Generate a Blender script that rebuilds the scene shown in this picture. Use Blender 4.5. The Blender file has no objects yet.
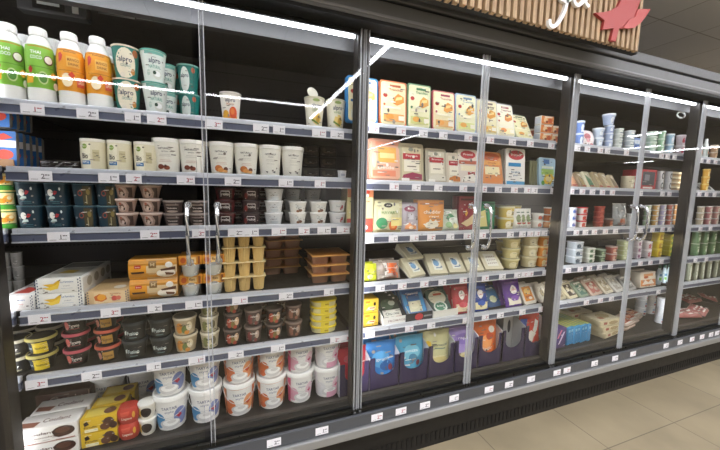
import bpy, bmesh, math, random
from math import sin, cos, pi, radians, atan, sqrt
from mathutils import Vector, Matrix
random.seed(7)
SC = bpy.context.scene
COL = SC.collection
# ------------------------------------------------------------------ camera
FPX, CAM = 322.7, Vector((0.1334, -1.4341, 1.4472))
YAW, PIT, ROL = radians(20.67), radians(-6.31), radians(1.28)
FW = Vector((sin(YAW)*cos(PIT), cos(YAW)*cos(PIT), sin(PIT)))
R0 = Vector((cos(YAW), -sin(YAW), 0)); U0 = R0.cross(FW)
RT = R0*cos(ROL) + U0*sin(ROL); UP = -R0*sin(ROL) + U0*cos(ROL)
cd = bpy.data.cameras.new('camera'); cam = bpy.data.objects.new('camera', cd); COL.objects.link(cam)
cd.sensor_width = 36; cd.lens = 36*FPX/720; cd.clip_start = .02
mw = Matrix((RT, UP, -FW)).transposed().to_4x4(); mw.translation = CAM
cam.matrix_world = mw; SC.camera = cam
# ------------------------------------------------------------------ world, exposure
SC.view_settings.view_transform = 'Standard'; SC.view_settings.look = 'None'
SC.view_settings.gamma = 1; SC.view_settings.exposure = 0.82
SC.cycles.use_denoising = True
SC.cycles.max_bounces = 8; SC.cycles.transparent_max_bounces = 16
wd = bpy.data.worlds.new('world'); SC.world = wd; wd.use_nodes = True
wd.node_tree.nodes['Background'].inputs[0].default_value = (.9, .95, 1, 1)
wd.node_tree.nodes['Background'].inputs[1].default_value = 0.05
TUBE, LAMP, LED = 12.5, 15.0, 9.0   # radiance of the case tubes of the shop ceiling strips and of the upright light bars in the pillars

def area(x, y, sx, sy, power):  # fill light added under the ceiling, with no fixture behind it
    l = bpy.data.lights.new('added_fill_light', 'AREA'); l.shape = 'RECTANGLE'; l.size = sx; l.size_y = sy; l.energy = power; l.spread = radians(110); l.color = (.98, .99, 1)
    o = bpy.data.objects.new('added_fill_light', l); COL.objects.link(o); o.location = (x, y, 2.97)
for ax, pw in ((3.5, 120), (8, 260), (14, 260)): area(ax, -10.0, 3, 1.6, pw)  # added to brighten the far walls, which the doors mirror as haze
for ax in (-1.2, .9, 3.0, 5.2): area(ax, -2.15, 1.3, .6, 30)  # added to brighten the lower shelves and floor
for ax in (6.5, 13): area(ax, -6.5, 2, 1.2, 110)  # added to brighten the part of the shop that the doors mirror

# ------------------------------------------------------------------ materials
def lin(h):
    h = h.lstrip('#')
    c = [int(h[i:i+2], 16)/255 for i in (0, 2, 4)]
    return tuple(x/12.92 if x <= .04045 else ((x+.055)/1.055)**2.4 for x in c)
MATS = {}
def mat(h, rough=.45, metal=0, emit=0, alpha=1, noise=True):
    k = (h, rough, metal, emit, alpha)
    if k in MATS: return MATS[k]
    m = bpy.data.materials.new('paint_'+h.lstrip('#')); m.use_nodes = True
    nt = m.node_tree; b = nt.nodes['Principled BSDF']
    b.inputs['Base Color'].default_value = (*lin(h), 1)
    b.inputs['Metallic'].default_value = metal; b.inputs['Roughness'].default_value = rough
    if emit:
        b.inputs['Emission Color'].default_value = (*lin(h), 1); b.inputs['Emission Strength'].default_value = emit
    elif noise:
        n = nt.nodes.new('ShaderNodeTexNoise'); n.inputs['Scale'].default_value = 30
        tc = nt.nodes.new('ShaderNodeTexCoord'); nt.links.new(tc.outputs['Object'], n.inputs['Vector'])
        mr = nt.nodes.new('ShaderNodeMapRange'); mr.inputs[3].default_value = max(.03, rough-.08); mr.inputs[4].default_value = rough+.08
        nt.links.new(n.outputs['Fac'], mr.inputs[0]); nt.links.new(mr.outputs[0], b.inputs['Roughness'])
    if alpha < 1: b.inputs['Alpha'].default_value = alpha
    MATS[k] = m; return m
def film(h, fac=.25, rough=.12):          # clear plastic: mostly see-through, glossy
    k = ('film', h, fac, rough)
    if k in MATS: return MATS[k]
    m = bpy.data.materials.new('clear_plastic'); m.use_nodes = True; nt = m.node_tree; nt.nodes.clear()
    o = nt.nodes.new('ShaderNodeOutputMaterial'); t = nt.nodes.new('ShaderNodeBsdfTransparent'); p = nt.nodes.new('ShaderNodeBsdfPrincipled')
    p.inputs['Base Color'].default_value = (*lin(h), 1); p.inputs['Roughness'].default_value = rough
    mx = nt.nodes.new('ShaderNodeMixShader'); mx.inputs[0].default_value = fac
    nt.links.new(t.outputs[0], mx.inputs[1]); nt.links.new(p.outputs[0], mx.inputs[2]); nt.links.new(mx.outputs[0], o.inputs[0])
    MATS[k] = m; return m
def glass_mat():
    m = bpy.data.materials.new('door_glass'); m.use_nodes = True; nt = m.node_tree; nt.nodes.clear()
    o = nt.nodes.new('ShaderNodeOutputMaterial'); t = nt.nodes.new('ShaderNodeBsdfTransparent'); g = nt.nodes.new('ShaderNodeBsdfGlossy')
    t.inputs[0].default_value = (.97, .975, .97, 1); g.inputs['Roughness'].default_value = .004
    fr = nt.nodes.new('ShaderNodeFresnel'); fr.inputs[0].default_value = 1.55
    ge = nt.nodes.new('ShaderNodeNewGeometry'); a = nt.nodes.new('ShaderNodeMath'); a.operation = 'SUBTRACT'; a.inputs[0].default_value = 1
    nt.links.new(ge.outputs['Backfacing'], a.inputs[1]); b = nt.nodes.new('ShaderNodeMath'); b.operation = 'MULTIPLY'
    nt.links.new(a.outputs[0], b.inputs[0]); nt.links.new(fr.outputs[0], b.inputs[1])
    c = nt.nodes.new('ShaderNodeMath'); c.operation = 'MULTIPLY'; c.inputs[1].default_value = 1.2
    nt.links.new(b.outputs[0], c.inputs[0])
    mx = nt.nodes.new('ShaderNodeMixShader'); nt.links.new(c.outputs[0], mx.inputs[0])
    nt.links.new(t.outputs[0], mx.inputs[1]); nt.links.new(g.outputs[0], mx.inputs[2]); nt.links.new(mx.outputs[0], o.inputs[0])
    return m
def tex_mat(name, build):
    m = bpy.data.materials.new(name); m.use_nodes = True
    build(m.node_tree, m.node_tree.nodes['Principled BSDF']); return m
def M(x):
    return mat(x) if isinstance(x, str) else x

# ------------------------------------------------------------------ mesh gathering
class G:
    def __init__(s): s.v, s.f, s.mi, s.ms = [], [], [], []
    def slot(s, m):
        m = M(m)
        if m not in s.ms: s.ms.append(m)
        return s.ms.index(m)
    def add(s, vs, fs, m):
        o = len(s.v); s.v += [tuple(v) for v in vs]; k = s.slot(m)
        for f in fs: s.f.append([o+i for i in f]); s.mi.append(k)
        return s
    def addmany(s, vs, fs, mats):
        o = len(s.v); s.v += [tuple(v) for v in vs]
        for f, m in zip(fs, mats): s.f.append([o+i for i in f]); s.mi.append(s.slot(m))
        return s
    def box(s, x0, x1, y0, y1, z0, z1, m, bev=0):
        if x0 > x1: x0, x1 = x1, x0
        if not bev:
            v = [(x, y, z) for z in (z0, z1) for y in (y0, y1) for x in (x0, x1)]
            return s.add(v, [(0,2,3,1),(4,5,7,6),(0,1,5,4),(2,6,7,3),(0,4,6,2),(1,3,7,5)], m)
        bm = bmesh.new(); bmesh.ops.create_cube(bm, size=1)
        for v in bm.verts: v.co = ((x0+x1)/2+v.co.x*(x1-x0), (y0+y1)/2+v.co.y*(y1-y0), (z0+z1)/2+v.co.z*(z1-z0))
        bmesh.ops.bevel(bm, geom=list(bm.edges), offset=bev, segments=2, affect='EDGES', profile=.5)
        bm.verts.index_update()
        s.add([v.co for v in bm.verts], [[v.index for v in f.verts] for f in bm.faces], m); bm.free(); return s
    def rings(s, rs, mats, cap0=True, cap1=True):       # loft through equal rings of points
        n = len(rs[0]); vs = [p for r in rs for p in r]; fs, fm = [], []
        for i in range(len(rs)-1):
            for j in range(n):
                fs.append((i*n+j, i*n+(j+1) % n, (i+1)*n+(j+1) % n, (i+1)*n+j)); fm.append(mats[i] if isinstance(mats, list) else mats)
        if cap0: fs.append(tuple(range(n-1, -1, -1))); fm.append(mats[0] if isinstance(mats, list) else mats)
        if cap1: fs.append(tuple((len(rs)-1)*n+j for j in range(n))); fm.append(mats[-1] if isinstance(mats, list) else mats)
        return s.addmany(vs, fs, fm)
    def tube(s, pts, r, m, n=10):
        P = [Vector(p) for p in pts]; rs = []
        for i, p in enumerate(P):
            d = (P[min(i+1, len(P)-1)]-P[max(i-1, 0)]).normalized()
            a = d.cross(Vector((0, 0, 1)));  a = a if a.length > .1 else d.cross(Vector((1, 0, 0)))
            a.normalize(); b = d.cross(a); rr = r[i] if isinstance(r, (list, tuple)) else r
            rs.append([p+a*rr*cos(2*pi*k/n)+b*rr*sin(2*pi*k/n) for k in range(n)])
        return s.rings(rs, m)
    def mesh(s, name, smooth=True):
        me = bpy.data.meshes.new(name); me.from_pydata(s.v, [], s.f)
        for m in s.ms: me.materials.append(m)
        me.polygons.foreach_set('material_index', s.mi)
        bm = bmesh.new(); bm.from_mesh(me); bmesh.ops.recalc_face_normals(bm, faces=bm.faces[:]) if s.fix else None
        bm.to_mesh(me); bm.free()
        if smooth: me.shade_smooth(); me.set_sharp_from_angle(angle=radians(38))
        me.update(); return me
    fix = True
def link(name, me, parent=None, loc=(0, 0, 0)):
    o = bpy.data.objects.new(name, me); COL.objects.link(o); o.location = loc
    if parent: o.parent = parent
    return o
def ob(name, g, parent=None, loc=(0, 0, 0), smooth=True):
    return link(name, g.mesh(name, smooth), parent, loc)
def tag(o, label=None, cat=None, group=None, kind=None):
    if label: o['label'] = label
    if cat: o['category'] = cat
    if group: o['group'] = group
    if kind: o['kind'] = kind
    return o

# ------------------------------------------------------------------ printed art on surfaces
TXT = {}
def text_geo(t):
    if t in TXT: return TXT[t]
    c = bpy.data.curves.new('t', 'FONT'); c.body = t; c.size = 1; c.align_x = 'CENTER'; c.resolution_u = 2; c.offset = .015
    o = bpy.data.objects.new('t', c); me = o.to_mesh()
    vs = [(v.co.x, v.co.y) for v in me.vertices]; fs = [tuple(p.vertices) for p in me.polygons]
    o.to_mesh_clear(); bpy.data.objects.remove(o); bpy.data.curves.remove(c)
    TXT[t] = (vs, fs); return TXT[t]
def art(g, fn, U, V, shapes, e0=.0006):
    """shapes in face units: u -1..1 over half width U, v 0..1 over height V; fn(u, v, lift) is the surface"""
    for i, sh in enumerate(shapes):
        k, m = sh[0], sh[1]; e = e0*(1+.8*i)
        if k == 'r':
            u, v, w, h = sh[2:6]; n = max(2, int(w*9)); q = 3
            vs = [fn((u-w/2+w*a/n)*U, (v-h/2+h*b/q)*V, e) for b in range(q+1) for a in range(n+1)]
            fs = [(b*(n+1)+a, b*(n+1)+a+1, (b+1)*(n+1)+a+1, (b+1)*(n+1)+a) for b in range(q) for a in range(n)]
            g.add(vs, fs, m)
        elif k in 'ep':
            if k == 'e':
                u, v, rx, ry = sh[2:6]; ba = [((u+rx*cos(2*pi*j/20))*U, (v+ry*sin(2*pi*j/20))*V) for j in range(20)]; c = (u*U, v*V)
            else:
                pp = [(a*U, b*V) for a, b in sh[2]]; ba = []
                for j in range(len(pp)):
                    a, b = pp[j], pp[(j+1) % len(pp)]
                    ba += [(a[0]+(b[0]-a[0])*t/3, a[1]+(b[1]-a[1])*t/3) for t in range(3)]
                c = (sum(p[0] for p in pp)/len(pp), sum(p[1] for p in pp)/len(pp))
            n = len(ba); vs = [fn(c[0], c[1], e)]
            for q in (.33, .67, 1): vs += [fn(c[0]+(p[0]-c[0])*q, c[1]+(p[1]-c[1])*q, e) for p in ba]
            fs = [(0, 1+j, 1+(j+1) % n) for j in range(n)]
            for q in (0, 1): fs += [(1+q*n+j, 1+(q+1)*n+j, 1+(q+1)*n+(j+1) % n, 1+q*n+(j+1) % n) for j in range(n)]
            g.add(vs, fs, m)
        elif k == 't':
            u, v, h, t = sh[2:6]; vs, fs = text_geo(t); s = h*V
            if len(sh) > 6:                          # fit to a given width
                w = max(x for x, y in vs)-min(x for x, y in vs); sx = sh[6]*U/w
            else: sx = s
            g.add([fn(u*U+x*sx, v*V+(y-.35)*s, e) for x, y in vs], fs, m)
def r_(m, u, v, w, h): return ('r', m, u, v, w, h)
def e_(m, u, v, a, b): return ('e', m, u, v, a, b)
def p_(m, *pts): return ('p', m, list(pts))
def t_(m, u, v, h, t, *w): return ('t', m, u, v, h, t, *w)
class A(G): fix = False
def front_fn(y): return lambda u, v, e: (u, y-e, v)

def busy(n, seed, cols=('#5a5450', '#efece4', '#a09890', '#7a7068'), u=.85, v0=.08, v1=.92):
    rn = random.Random(seed); out = []
    for i in range(n):
        c = rn.choice(cols); x, y = rn.uniform(-u, u), rn.uniform(v0, v1)
        if rn.random() < .72:
            w = rn.uniform(.12, .42); out.append(r_(c, max(-u+w/2, min(u-w/2, x)), y, w, rn.uniform(.012, .028)))
        else: out.append(e_(c, x*.9, y, rn.uniform(.04, .11), rn.uniform(.02, .05)))
    return out
# ------------------------------------------------------------------ where things stand
def col_x(px, Y, z):                                  # X on a shelf for a column of the photograph's frame
    C = Vector((0, Y, z))-CAM; k = px-360
    return (k*C.dot(FW)-FPX*C.dot(RT))/(FPX*RT.x-k*FW.x)
def proj(P):
    d = Vector(P)-CAM; w = d.dot(FW); return 360+FPX*d.dot(RT)/w, 225-FPX*d.dot(UP)/w, w
def tall(px, hpx, Y, z):
    X = col_x(px, Y, z); a = proj((X, Y, z)); lo, hi = 0, 1
    for _ in range(30):
        m = (lo+hi)/2
        if a[1]-proj((X, Y, z+m))[1] < hpx: lo = m
        else: hi = m
    return m
def dim(px, wpx, hpx, z, Y=.14):                      # diameter and height of an upright round thing
    X = col_x(px, Y, z); w = proj((X, Y, z))[2]; off = cos(atan((px-360)/FPX))
    return wpx*w/FPX*off, tall(px, hpx, Y, z)
def wide(x0, x1, Y, z): return col_x(x1, Y, z)-col_x(x0, Y, z)

KIND = {}                                             # name -> list of (part name, mesh, sub-parts)
def put(kind, name, label, cat, loc, rz=0, group=None, rx=0):
    parts = KIND[kind]
    if len(parts) == 1: o = link(name, parts[0][1])
    else:
        o = bpy.data.objects.new(name, None); COL.objects.link(o); o.empty_display_size = .03
        for pn, me, sub in parts:
            c = link(pn, me, o)
            for sn, sm in sub: link(sn, sm, c)
    o.location = loc; o.rotation_euler = (rx, 0, rz)
    return tag(o, label, cat, group)
def kind(k, *parts):
    KIND[k] = [(p[0], p[1].mesh(p[0]) if isinstance(p[1], G) else p[1], [(n, q.mesh(n)) for n, q in (p[2] if len(p) > 2 else [])]) for p in parts]
ORD = ['first', 'second', 'third', 'fourth', 'fifth', 'sixth', 'seventh', 'eighth', 'ninth', 'tenth']
LV = {1: [''], 2: ['lower ', 'upper '], 3: ['bottom ', 'middle ', 'top '], 4: ['lowest ', 'third-down ', 'second-down ', 'topmost '],
      5: ['lowest ', 'fourth-down ', 'third-down ', 'second-down ', 'topmost ']}
BAY = {-1: 'far left bay', 0: 'left bay', 1: 'middle bay', 2: 'right bay', 3: 'far right bay'}
SHN = ['top shelf', 'second shelf', 'third shelf', 'fourth shelf', 'fifth shelf', 'bottom deck']
ZS = {-1: [1.735, 1.502, 1.279, .970, .716, .345], 0: [1.735, 1.502, 1.279, .970, .716, .345], 1: [1.777, 1.497, 1.226, .965, .717, .345],
      2: [1.777, 1.497, 1.222, .965, .717, .345], 3: [1.771, 1.502, 1.215, .948, .73, .345]}
def Z(b, s): return ZS[b][s]-(.005 if s < 5 else 0)
def stack(k, name, cat, desc, xs, n, bs, hk, Y=.10, ry=0, group=None, word='stack', where=None, r=0, start=0, jit=.02):
    """a run of stacks: xs columns of the frame, n levels, hk level height, ry half depth of the thing"""
    b, s = bs; z = Z(b, s); N = len(xs); wh = where or f'{BAY[b]} {SHN[s]}'
    for i, px in enumerate(xs):
        nn = n[i] if isinstance(n, list) else n
        X = col_x(px, Y+ry, z+.02)
        for j in range(nn):
            wd = word if nn > 1 or word != 'stack' else 'one'
            pos = f', {ORD[i+start]} {wd} from left' if N > 1 or start else ''
            lab = f'{LV[nn][j]}{desc}{pos}, {wh}'
            if len(lab.split()) > 16: lab = f'{LV[nn][j]}{desc}{pos}'
            put(k, name, lab, cat, (X+random.uniform(-1, 1)*.0015, Y+ry, z+.0005+j*(hk+.0004)),
                r+random.uniform(-jit, jit), group or f'{desc}s')

# ------------------------------------------------------------------ builders of goods
def ring(r, z, n=36, p=2, sx=1, sy=1):
    out = []
    for i in range(n):
        a = 2*pi*i/n; c, d = cos(a), sin(a)
        m = 1/(abs(c)**p+abs(d)**p)**(1/p)
        out.append((r*sx*m*c, r*sy*m*d, z))
    return out
def round_fn(prof, p=2, sx=1, sy=1):
    zs = [(z, r) for r, z in prof]
    def R(z):
        if z <= zs[0][0]: return zs[0][1]
        for (a, ra), (b, rb) in zip(zs, zs[1:]):
            if z <= b: return ra+(rb-ra)*(z-a)/max(1e-6, b-a)
        return zs[-1][1]
    def fn(u, v, e):
        r = R(v); a = u/(r*sx) if p == 2 else atan(u/(r*sx))
        c, d = sin(a), cos(a); m = 1/(abs(c)**p+abs(d)**p)**(1/p)
        return ((r*sx*m+e)*c, -(r*sy*m+e)*d, v)
    return fn
def cup(k, w, h, base, body, rim, lid, shapes, p=2, sy=1, lip=.05, bulge=0, deep=None, over=1.05, top=None, label=None, lidname='lid', n=36):
    """w: width over the rim, base: bottom/top ratio; the printed sleeve is its own part"""
    R = w/2/over; r0 = R*base; lh = lip*h
    prof = [(r0*.9, 0), (r0, h*.02), (r0+(R-r0)*.5+bulge*R, h*.5), (R, h-lh)]
    g = G(); g.rings([ring(r, z, n, p, 1, sy) for r, z in prof], body, cap1=True)
    l = G(); ro = R*over
    l.rings([ring(r, z, n, p, 1, sy) for r, z in [(R*1.0, h-lh*1.0), (ro, h-lh*.95), (ro, h-lh*.12), (ro*.985, h), (ro*.9, h), (ro*.88, h-lh*.25)]], [rim, rim, rim, rim, lid])
    if top: art(l, lambda u, v, e: (u, v, h-lh*.25+e), R*.8, R*.8*sy, top)
    a = A(); fn = round_fn(prof[1:], p, 1, sy); art(a, fn, (R+r0)/2, h-lh, list(shapes)+(busy(6, k, v0=.15, v1=.9) if shapes else []), .0004)
    kind(k, ('tub', g), (lidname, l), ('printed_label', a))
    return w, h, R*sy*over
def carton(k, w, h, d, body, front, top=(), right=(), left=(), bev=.003):
    g = G(); g.box(-w/2, w/2, 0, d, 0, h, body, bev)
    a = A(); art(a, front_fn(0), w/2, h, list(front)+busy(7, k), .0004)
    if top: art(a, lambda u, v, e: (u, v, h+e), w/2, d, top)
    if right: art(a, lambda u, v, e: (w/2+e, d/2+u, v), d/2, h, right)
    if left: art(a, lambda u, v, e: (-w/2-e, d/2-u, v), d/2, h, left)
    kind(k, ('carton', g), ('printed_sleeve', a)); return w, h
def pouch(k, w, h, d, body, shapes, seal='#e8e8e8', flat=.5, seed=1, bot=.0, name='pouch', wr=.003, back=.45):
    rnd = random.Random(seed); ph = [rnd.uniform(0, 6) for _ in range(6)]
    def T(u, v):
        b = min(1, max(0, (v+.02)/.16))**.5*max(0, 1-v)**flat
        return d*b*(1-abs(u)**3)**.7
    def W(u, v): return wr*(sin(u*5+v*7+ph[0])+sin(v*11-u*4+ph[1])*.7+sin(u*9+ph[2])*.4)*min(1, (1-abs(u))*4)*min(1, (1-v)*6)
    def half(v): return w/2*(1-.03*sin(v*3.1+ph[3])-bot*(1-v)**3)
    def fn(u, v, e):
        un = max(-1, min(1, u/(w/2))); vn = max(0, min(1, v/h))
        return (half(vn)*un, -T(un, vn)-W(un, vn)-e, v)
    N, V = 14, 14; g = G(); vs, fs = [], []
    for side in (0, 1):
        for j in range(V+1):
            for i in range(N+1):
                u, v = -1+2*i/N, j/V
                vs.append((half(v)*u, (-T(u, v)-W(u, v)) if side == 0 else T(u, v)*back+.0012, h*v))
    o = (V+1)*(N+1)
    for j in range(V):
        for i in range(N):
            q = j*(N+1)+i; fs.append((q, q+1, q+N+2, q+N+1)); fs.append((o+q, o+q+N+1, o+q+N+2, o+q+1))
    rim = [i for i in range(N+1)]+[(j)*(N+1)+N for j in range(1, V+1)]+[V*(N+1)+i for i in range(N-1, -1, -1)]+[j*(N+1) for j in range(V-1, 0, -1)]
    for a, b in zip(rim, rim[1:]+rim[:1]): fs.append((a, b, o+b, o+a))
    g.add(vs, fs, body); a = A(); art(a, fn, w/2, h, list(shapes)+busy(14, k), .0006)
    s = G(); s.box(-w/2*.985, w/2*.985, -.0022, .003, h*.955, h*1.0, seal)
    kind(k, (name, g), ('printed_label', a), ('top_seal', s)); return w, h
def rrect(w, h, r, n=5):
    out = []
    for cx, cy, a0 in ((1, 1, 0), (-1, 1, pi/2), (-1, -1, pi), (1, -1, 1.5*pi)):
        out += [(cx*(w/2-r)+r*cos(a0+pi/2*i/n), cy*(h/2-r)+r*sin(a0+pi/2*i/n)) for i in range(n+1)]
    return out
def slab(k, w, h, d, body, shapes, p=9, n=40, inner=None, name='tray', back=None):
    """a thin standing pack with rounded corners, front to -Y, base at z 0"""
    rad = .75*w/p; g = G(); rs = []
    for y, s in ((d, .94), (d*.5, .98), (.002, 1), (0, .985)): rs.append([(x, y, zz+h/2) for x, zz in rrect(w*s, h-w*(1-s), rad)])
    g.rings(rs, [back or body, body, body])
    if inner:
        a0 = G(); q = [[(x, y, zz+h/2) for x, zz in rrect(w*s, h-w*(1-s), rad*.9)] for y, s in ((.001, .9), (-.004, .88), (-.005, .85))]
        a0.rings(q, inner)
    a = A(); art(a, front_fn(-.0052 if inner else 0), w/2, h, list(shapes)+busy(14, k, u=.75), .0004)
    kind(k, *([(name, g)]+([('film_window', a0)] if inner else [])+[('printed_label', a)])); return w, h
# ================================================================== the shop
def tile_mat():
    def f(nt, b):
        tc = nt.nodes.new('ShaderNodeTexCoord'); mp = nt.nodes.new('ShaderNodeMapping'); mp.inputs['Location'].default_value = (-.195, .352, 0)
        nt.links.new(tc.outputs['Object'], mp.inputs[0])
        br = nt.nodes.new('ShaderNodeTexBrick'); br.offset = 0; br.inputs['Scale'].default_value = 1
        for k, v in (('Brick Width', .634), ('Row Height', .634), ('Mortar Size', .0028), ('Mortar Smooth', .1), ('Bias', 0)): br.inputs[k].default_value = v
        br.inputs['Color1'].default_value = (*lin('#857962'), 1); br.inputs['Color2'].default_value = (*lin('#7b6f59'), 1); br.inputs['Mortar'].default_value = (*lin('#5a5042'), 1)
        nt.links.new(mp.outputs[0], br.inputs['Vector'])
        n = nt.nodes.new('ShaderNodeTexNoise'); n.inputs['Scale'].default_value = 3; n.inputs['Detail'].default_value = 8
        nt.links.new(tc.outputs['Object'], n.inputs['Vector'])
        mx = nt.nodes.new('ShaderNodeMixRGB'); mx.blend_type = 'OVERLAY'; mx.inputs[0].default_value = .35
        nt.links.new(br.outputs['Color'], mx.inputs[1]); nt.links.new(n.outputs['Fac'], mx.inputs[2]); nt.links.new(mx.outputs[0], b.inputs['Base Color'])
        b.inputs['Roughness'].default_value = .5
    return tex_mat('floor_tile', f)
def ceil_mat():
    def f(nt, b):
        tc = nt.nodes.new('ShaderNodeTexCoord'); mp = nt.nodes.new('ShaderNodeMapping'); mp.inputs['Location'].default_value = (-.01, .13, 0)
        nt.links.new(tc.outputs['Object'], mp.inputs[0])
        br = nt.nodes.new('ShaderNodeTexBrick'); br.offset = 0; br.inputs['Scale'].default_value = 1
        for k, v in (('Brick Width', .6), ('Row Height', .6), ('Mortar Size', .006), ('Bias', 0)): br.inputs[k].default_value = v
        br.inputs['Color1'].default_value = (*lin('#cdcbc9'), 1); br.inputs['Color2'].default_value = (*lin('#c5c3c1'), 1); br.inputs['Mortar'].default_value = (*lin('#9d9892'), 1)
        nt.links.new(mp.outputs[0], br.inputs['Vector']); nt.links.new(br.outputs['Color'], b.inputs['Base Color']); b.inputs['Roughness'].default_value = .9
    return tex_mat('ceiling_tile', f)
XL, XR, YF, YB, ZC = -6.5, 18.0, -11.5, 1.0, 2.98
def struct(name, g): return tag(ob(name, g, smooth=False), kind='structure')
struct('floor', G().box(XL, XR, YF, YB, -.1, 0, tile_mat()))
struct('ceiling', G().box(XL, XR, YF, YB, ZC, ZC+.1, ceil_mat()))
WALLM = mat('#b4afa9', .8)
struct('wall_back', G().box(XL, XR, YB, YB+.1, 0, ZC, WALLM))
struct('wall_front', G().box(XL, XR, YF-.1, YF, 0, ZC, WALLM))
struct('wall_left', G().box(XL-.1, XL, YF, YB, 0, ZC, mat('#4a4846', .8)))
struct('wall_right', G().box(XR, XR+.1, YF, YB, 0, ZC, WALLM))
LM = mat('#f6f8ff', emit=LAMP)
def strip(x0, x1, y0, y1, lab):
    t = bpy.data.objects.new('ceiling_light', None); COL.objects.link(t); t.location = ((x0+x1)/2, (y0+y1)/2, ZC)
    w, d = (x1-x0)/2, (y1-y0)/2
    ob('housing', G().box(-w-.01, w+.01, -d-.01, d+.01, -.05, 0, '#d8d8d8'), t, smooth=False)
    ob('diffuser', G().box(-w, w, -d, d, -.062, -.05, LM), t, smooth=False)
    tag(t, lab, 'ceiling light', 'ceiling light strips')
strip(1.575, 1.635, -5.6, -1.42, 'long ceiling strip light running straight out from the case')
strip(-5.5, 1.575, -4.60, -4.52, 'long ceiling strip light running along the aisle')
strip(4.62, 4.70, -10.2, -6.3, 'ceiling strip light mirrored in the middle door')
strip(9.35, 9.5, -4.05, -3.4, 'short ceiling light mirrored highest in the right bay doors')
strip(11.7, 11.85, -5.5, -4.6, 'short ceiling light mirrored second in the right bay doors')
strip(16.75, 16.95, -8.4, -7.4, 'short ceiling light mirrored lowest in the right bay doors')
strip(13.3, 13.5, -5.6, -3.9, 'short ceiling light mirrored in the far right door')
strip(-4.0, 9.0, -1.16, -1.02, 'added fill strip light on the ceiling closest to the case, above the sign')  # added as fill for the case, placed where the doors don't mirror it

# ------------------------------------------------------------------ the refrigerated case
W = .68; XA, XB = -2.04, 4.76
CASE = bpy.data.objects.new('refrigerated_display_case', None); COL.objects.link(CASE); CASE.location = (1.36, .4, 0)
tag(CASE, 'long black refrigerated wall case with glass doors and grey canopy', 'refrigerated case')
OFF = Vector((-1.36, -.4, 0))
def cpart(name, g, smooth=False, par=None): return ob(name, g, par or CASE, OFF if par is None else (0, 0, 0), smooth)
BLK, DGR, ALU, CAN = mat('#0d0c0c', .6), mat('#33353a', .4), mat('#a3a4a6', .38, .6), mat('#707174', .5)
def back_mat():
    def f(nt, b):
        tc = nt.nodes.new('ShaderNodeTexCoord'); sp = nt.nodes.new('ShaderNodeSeparateXYZ'); nt.links.new(tc.outputs['Object'], sp.inputs[0])
        def cell(o, k, w):
            m = nt.nodes.new('ShaderNodeMath'); m.operation = 'MULTIPLY'; m.inputs[1].default_value = k; nt.links.new(sp.outputs[o], m.inputs[0])
            q = nt.nodes.new('ShaderNodeMath'); q.operation = 'FRACT'; nt.links.new(m.outputs[0], q.inputs[0])
            c = nt.nodes.new('ShaderNodeMath'); c.operation = 'LESS_THAN'; c.inputs[1].default_value = w; nt.links.new(q.outputs[0], c.inputs[0]); return c
        a, c = cell('X', 55, .6), cell('Z', 9, .05); mu = nt.nodes.new('ShaderNodeMath'); mu.operation = 'MULTIPLY'
        nt.links.new(a.outputs[0], mu.inputs[0]); nt.links.new(c.outputs[0], mu.inputs[1])
        mx = nt.nodes.new('ShaderNodeMixRGB'); mx.inputs[1].default_value = (*lin('#423f41'), 1); mx.inputs[2].default_value = (*lin('#0a0a0a'), 1)
        nt.links.new(mu.outputs[0], mx.inputs[0]); nt.links.new(mx.outputs[0], b.inputs['Base Color']); b.inputs['Roughness'].default_value = .55
    return tex_mat('case_back', f)
cpart('back_panel', G().box(XA, XB, .72, .75, .3, 2.2, back_mat()))
cpart('end_panel', G().box(XB, XB+.04, -.02, .75, 0, 2.318, mat('#2b2a2b', .5), .004))
cpart('end_panel', G().box(XA-.04, XA, -.02, .75, 0, 2.318, mat('#2b2a2b', .5), .004))
cpart('interior_ceiling', G().box(XA, XB, .06, .72, 2.175, 2.2, mat('#3a3839', .6)))
cpart('light_duct', G().box(XA, XB, .11, .15, 2.100, 2.175, mat('#4a4a4c', .5)))
cpart('canopy_fascia', G().box(XA, XB, -.08, -.02, 2.172, 2.25, CAN, .004))
cpart('canopy_top', G().box(XA, XB, -.085, .75, 2.262, 2.318, mat('#626366', .5), .004).box(XA, XB, -.06, .75, 2.2, 2.262, BLK))
cpart('canopy_underside', G().box(XA, XB, -.075, .06, 2.158, 2.172, BLK))
cpart('door_header', G().box(XA, XB, .010, .022, 2.140, 2.158, BLK))
cpart('door_track', G().box(XA, XB, -.084, -.06, 2.185, 2.196, mat('#8d8e92', .4), .002))
cpart('deck', G().box(XA, XB, .06, .72, .30, .345, mat('#1f1b1a', .5), .003).box(XA, XB, .055, .075, .345, .362, mat('#3a3634', .4), .002))
cpart('sill', G().box(XA, XB, -.035, .06, .20, .317, BLK).box(XA, XB, .02, .06, .317, .35, BLK))
cpart('price_strip', G().box(XA, XB, -.05, -.035, .272, .332, mat('#4b4d52', .35), .003))
cpart('bumper_rail', G().box(XA, XB, -.066, -.035, .224, .270, ALU, .006))
k = G().box(XA, XB, 0, .1, .0, .224, mat('#121010', .5))
for i in range(200): k.box(XA+.6+i*.031, XA+.613+i*.031, -.003, 0, .028, .085, BLK)
cpart('kick_panel', k)
for i in range(-1, 3):
    x0, x1 = i*1.36-.655, i*1.36+.655
    if i == -1: x0 = -2.0
    cpart('light_tube', G().box(x0+.01, x1-.012, .032, .050, 2.132, 2.147, mat('#f4f7ff', emit=TUBE), .005), True)
    cpart('tube_end_cap', G().box(x1-.012, x1+.004, .030, .054, 2.128, 2.150, '#8c8c90', .003))
cpart('light_tube', G().box(3.43, 4.7, .032, .050, 2.132, 2.147, mat('#f4f7ff', emit=TUBE), .005), True)
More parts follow.
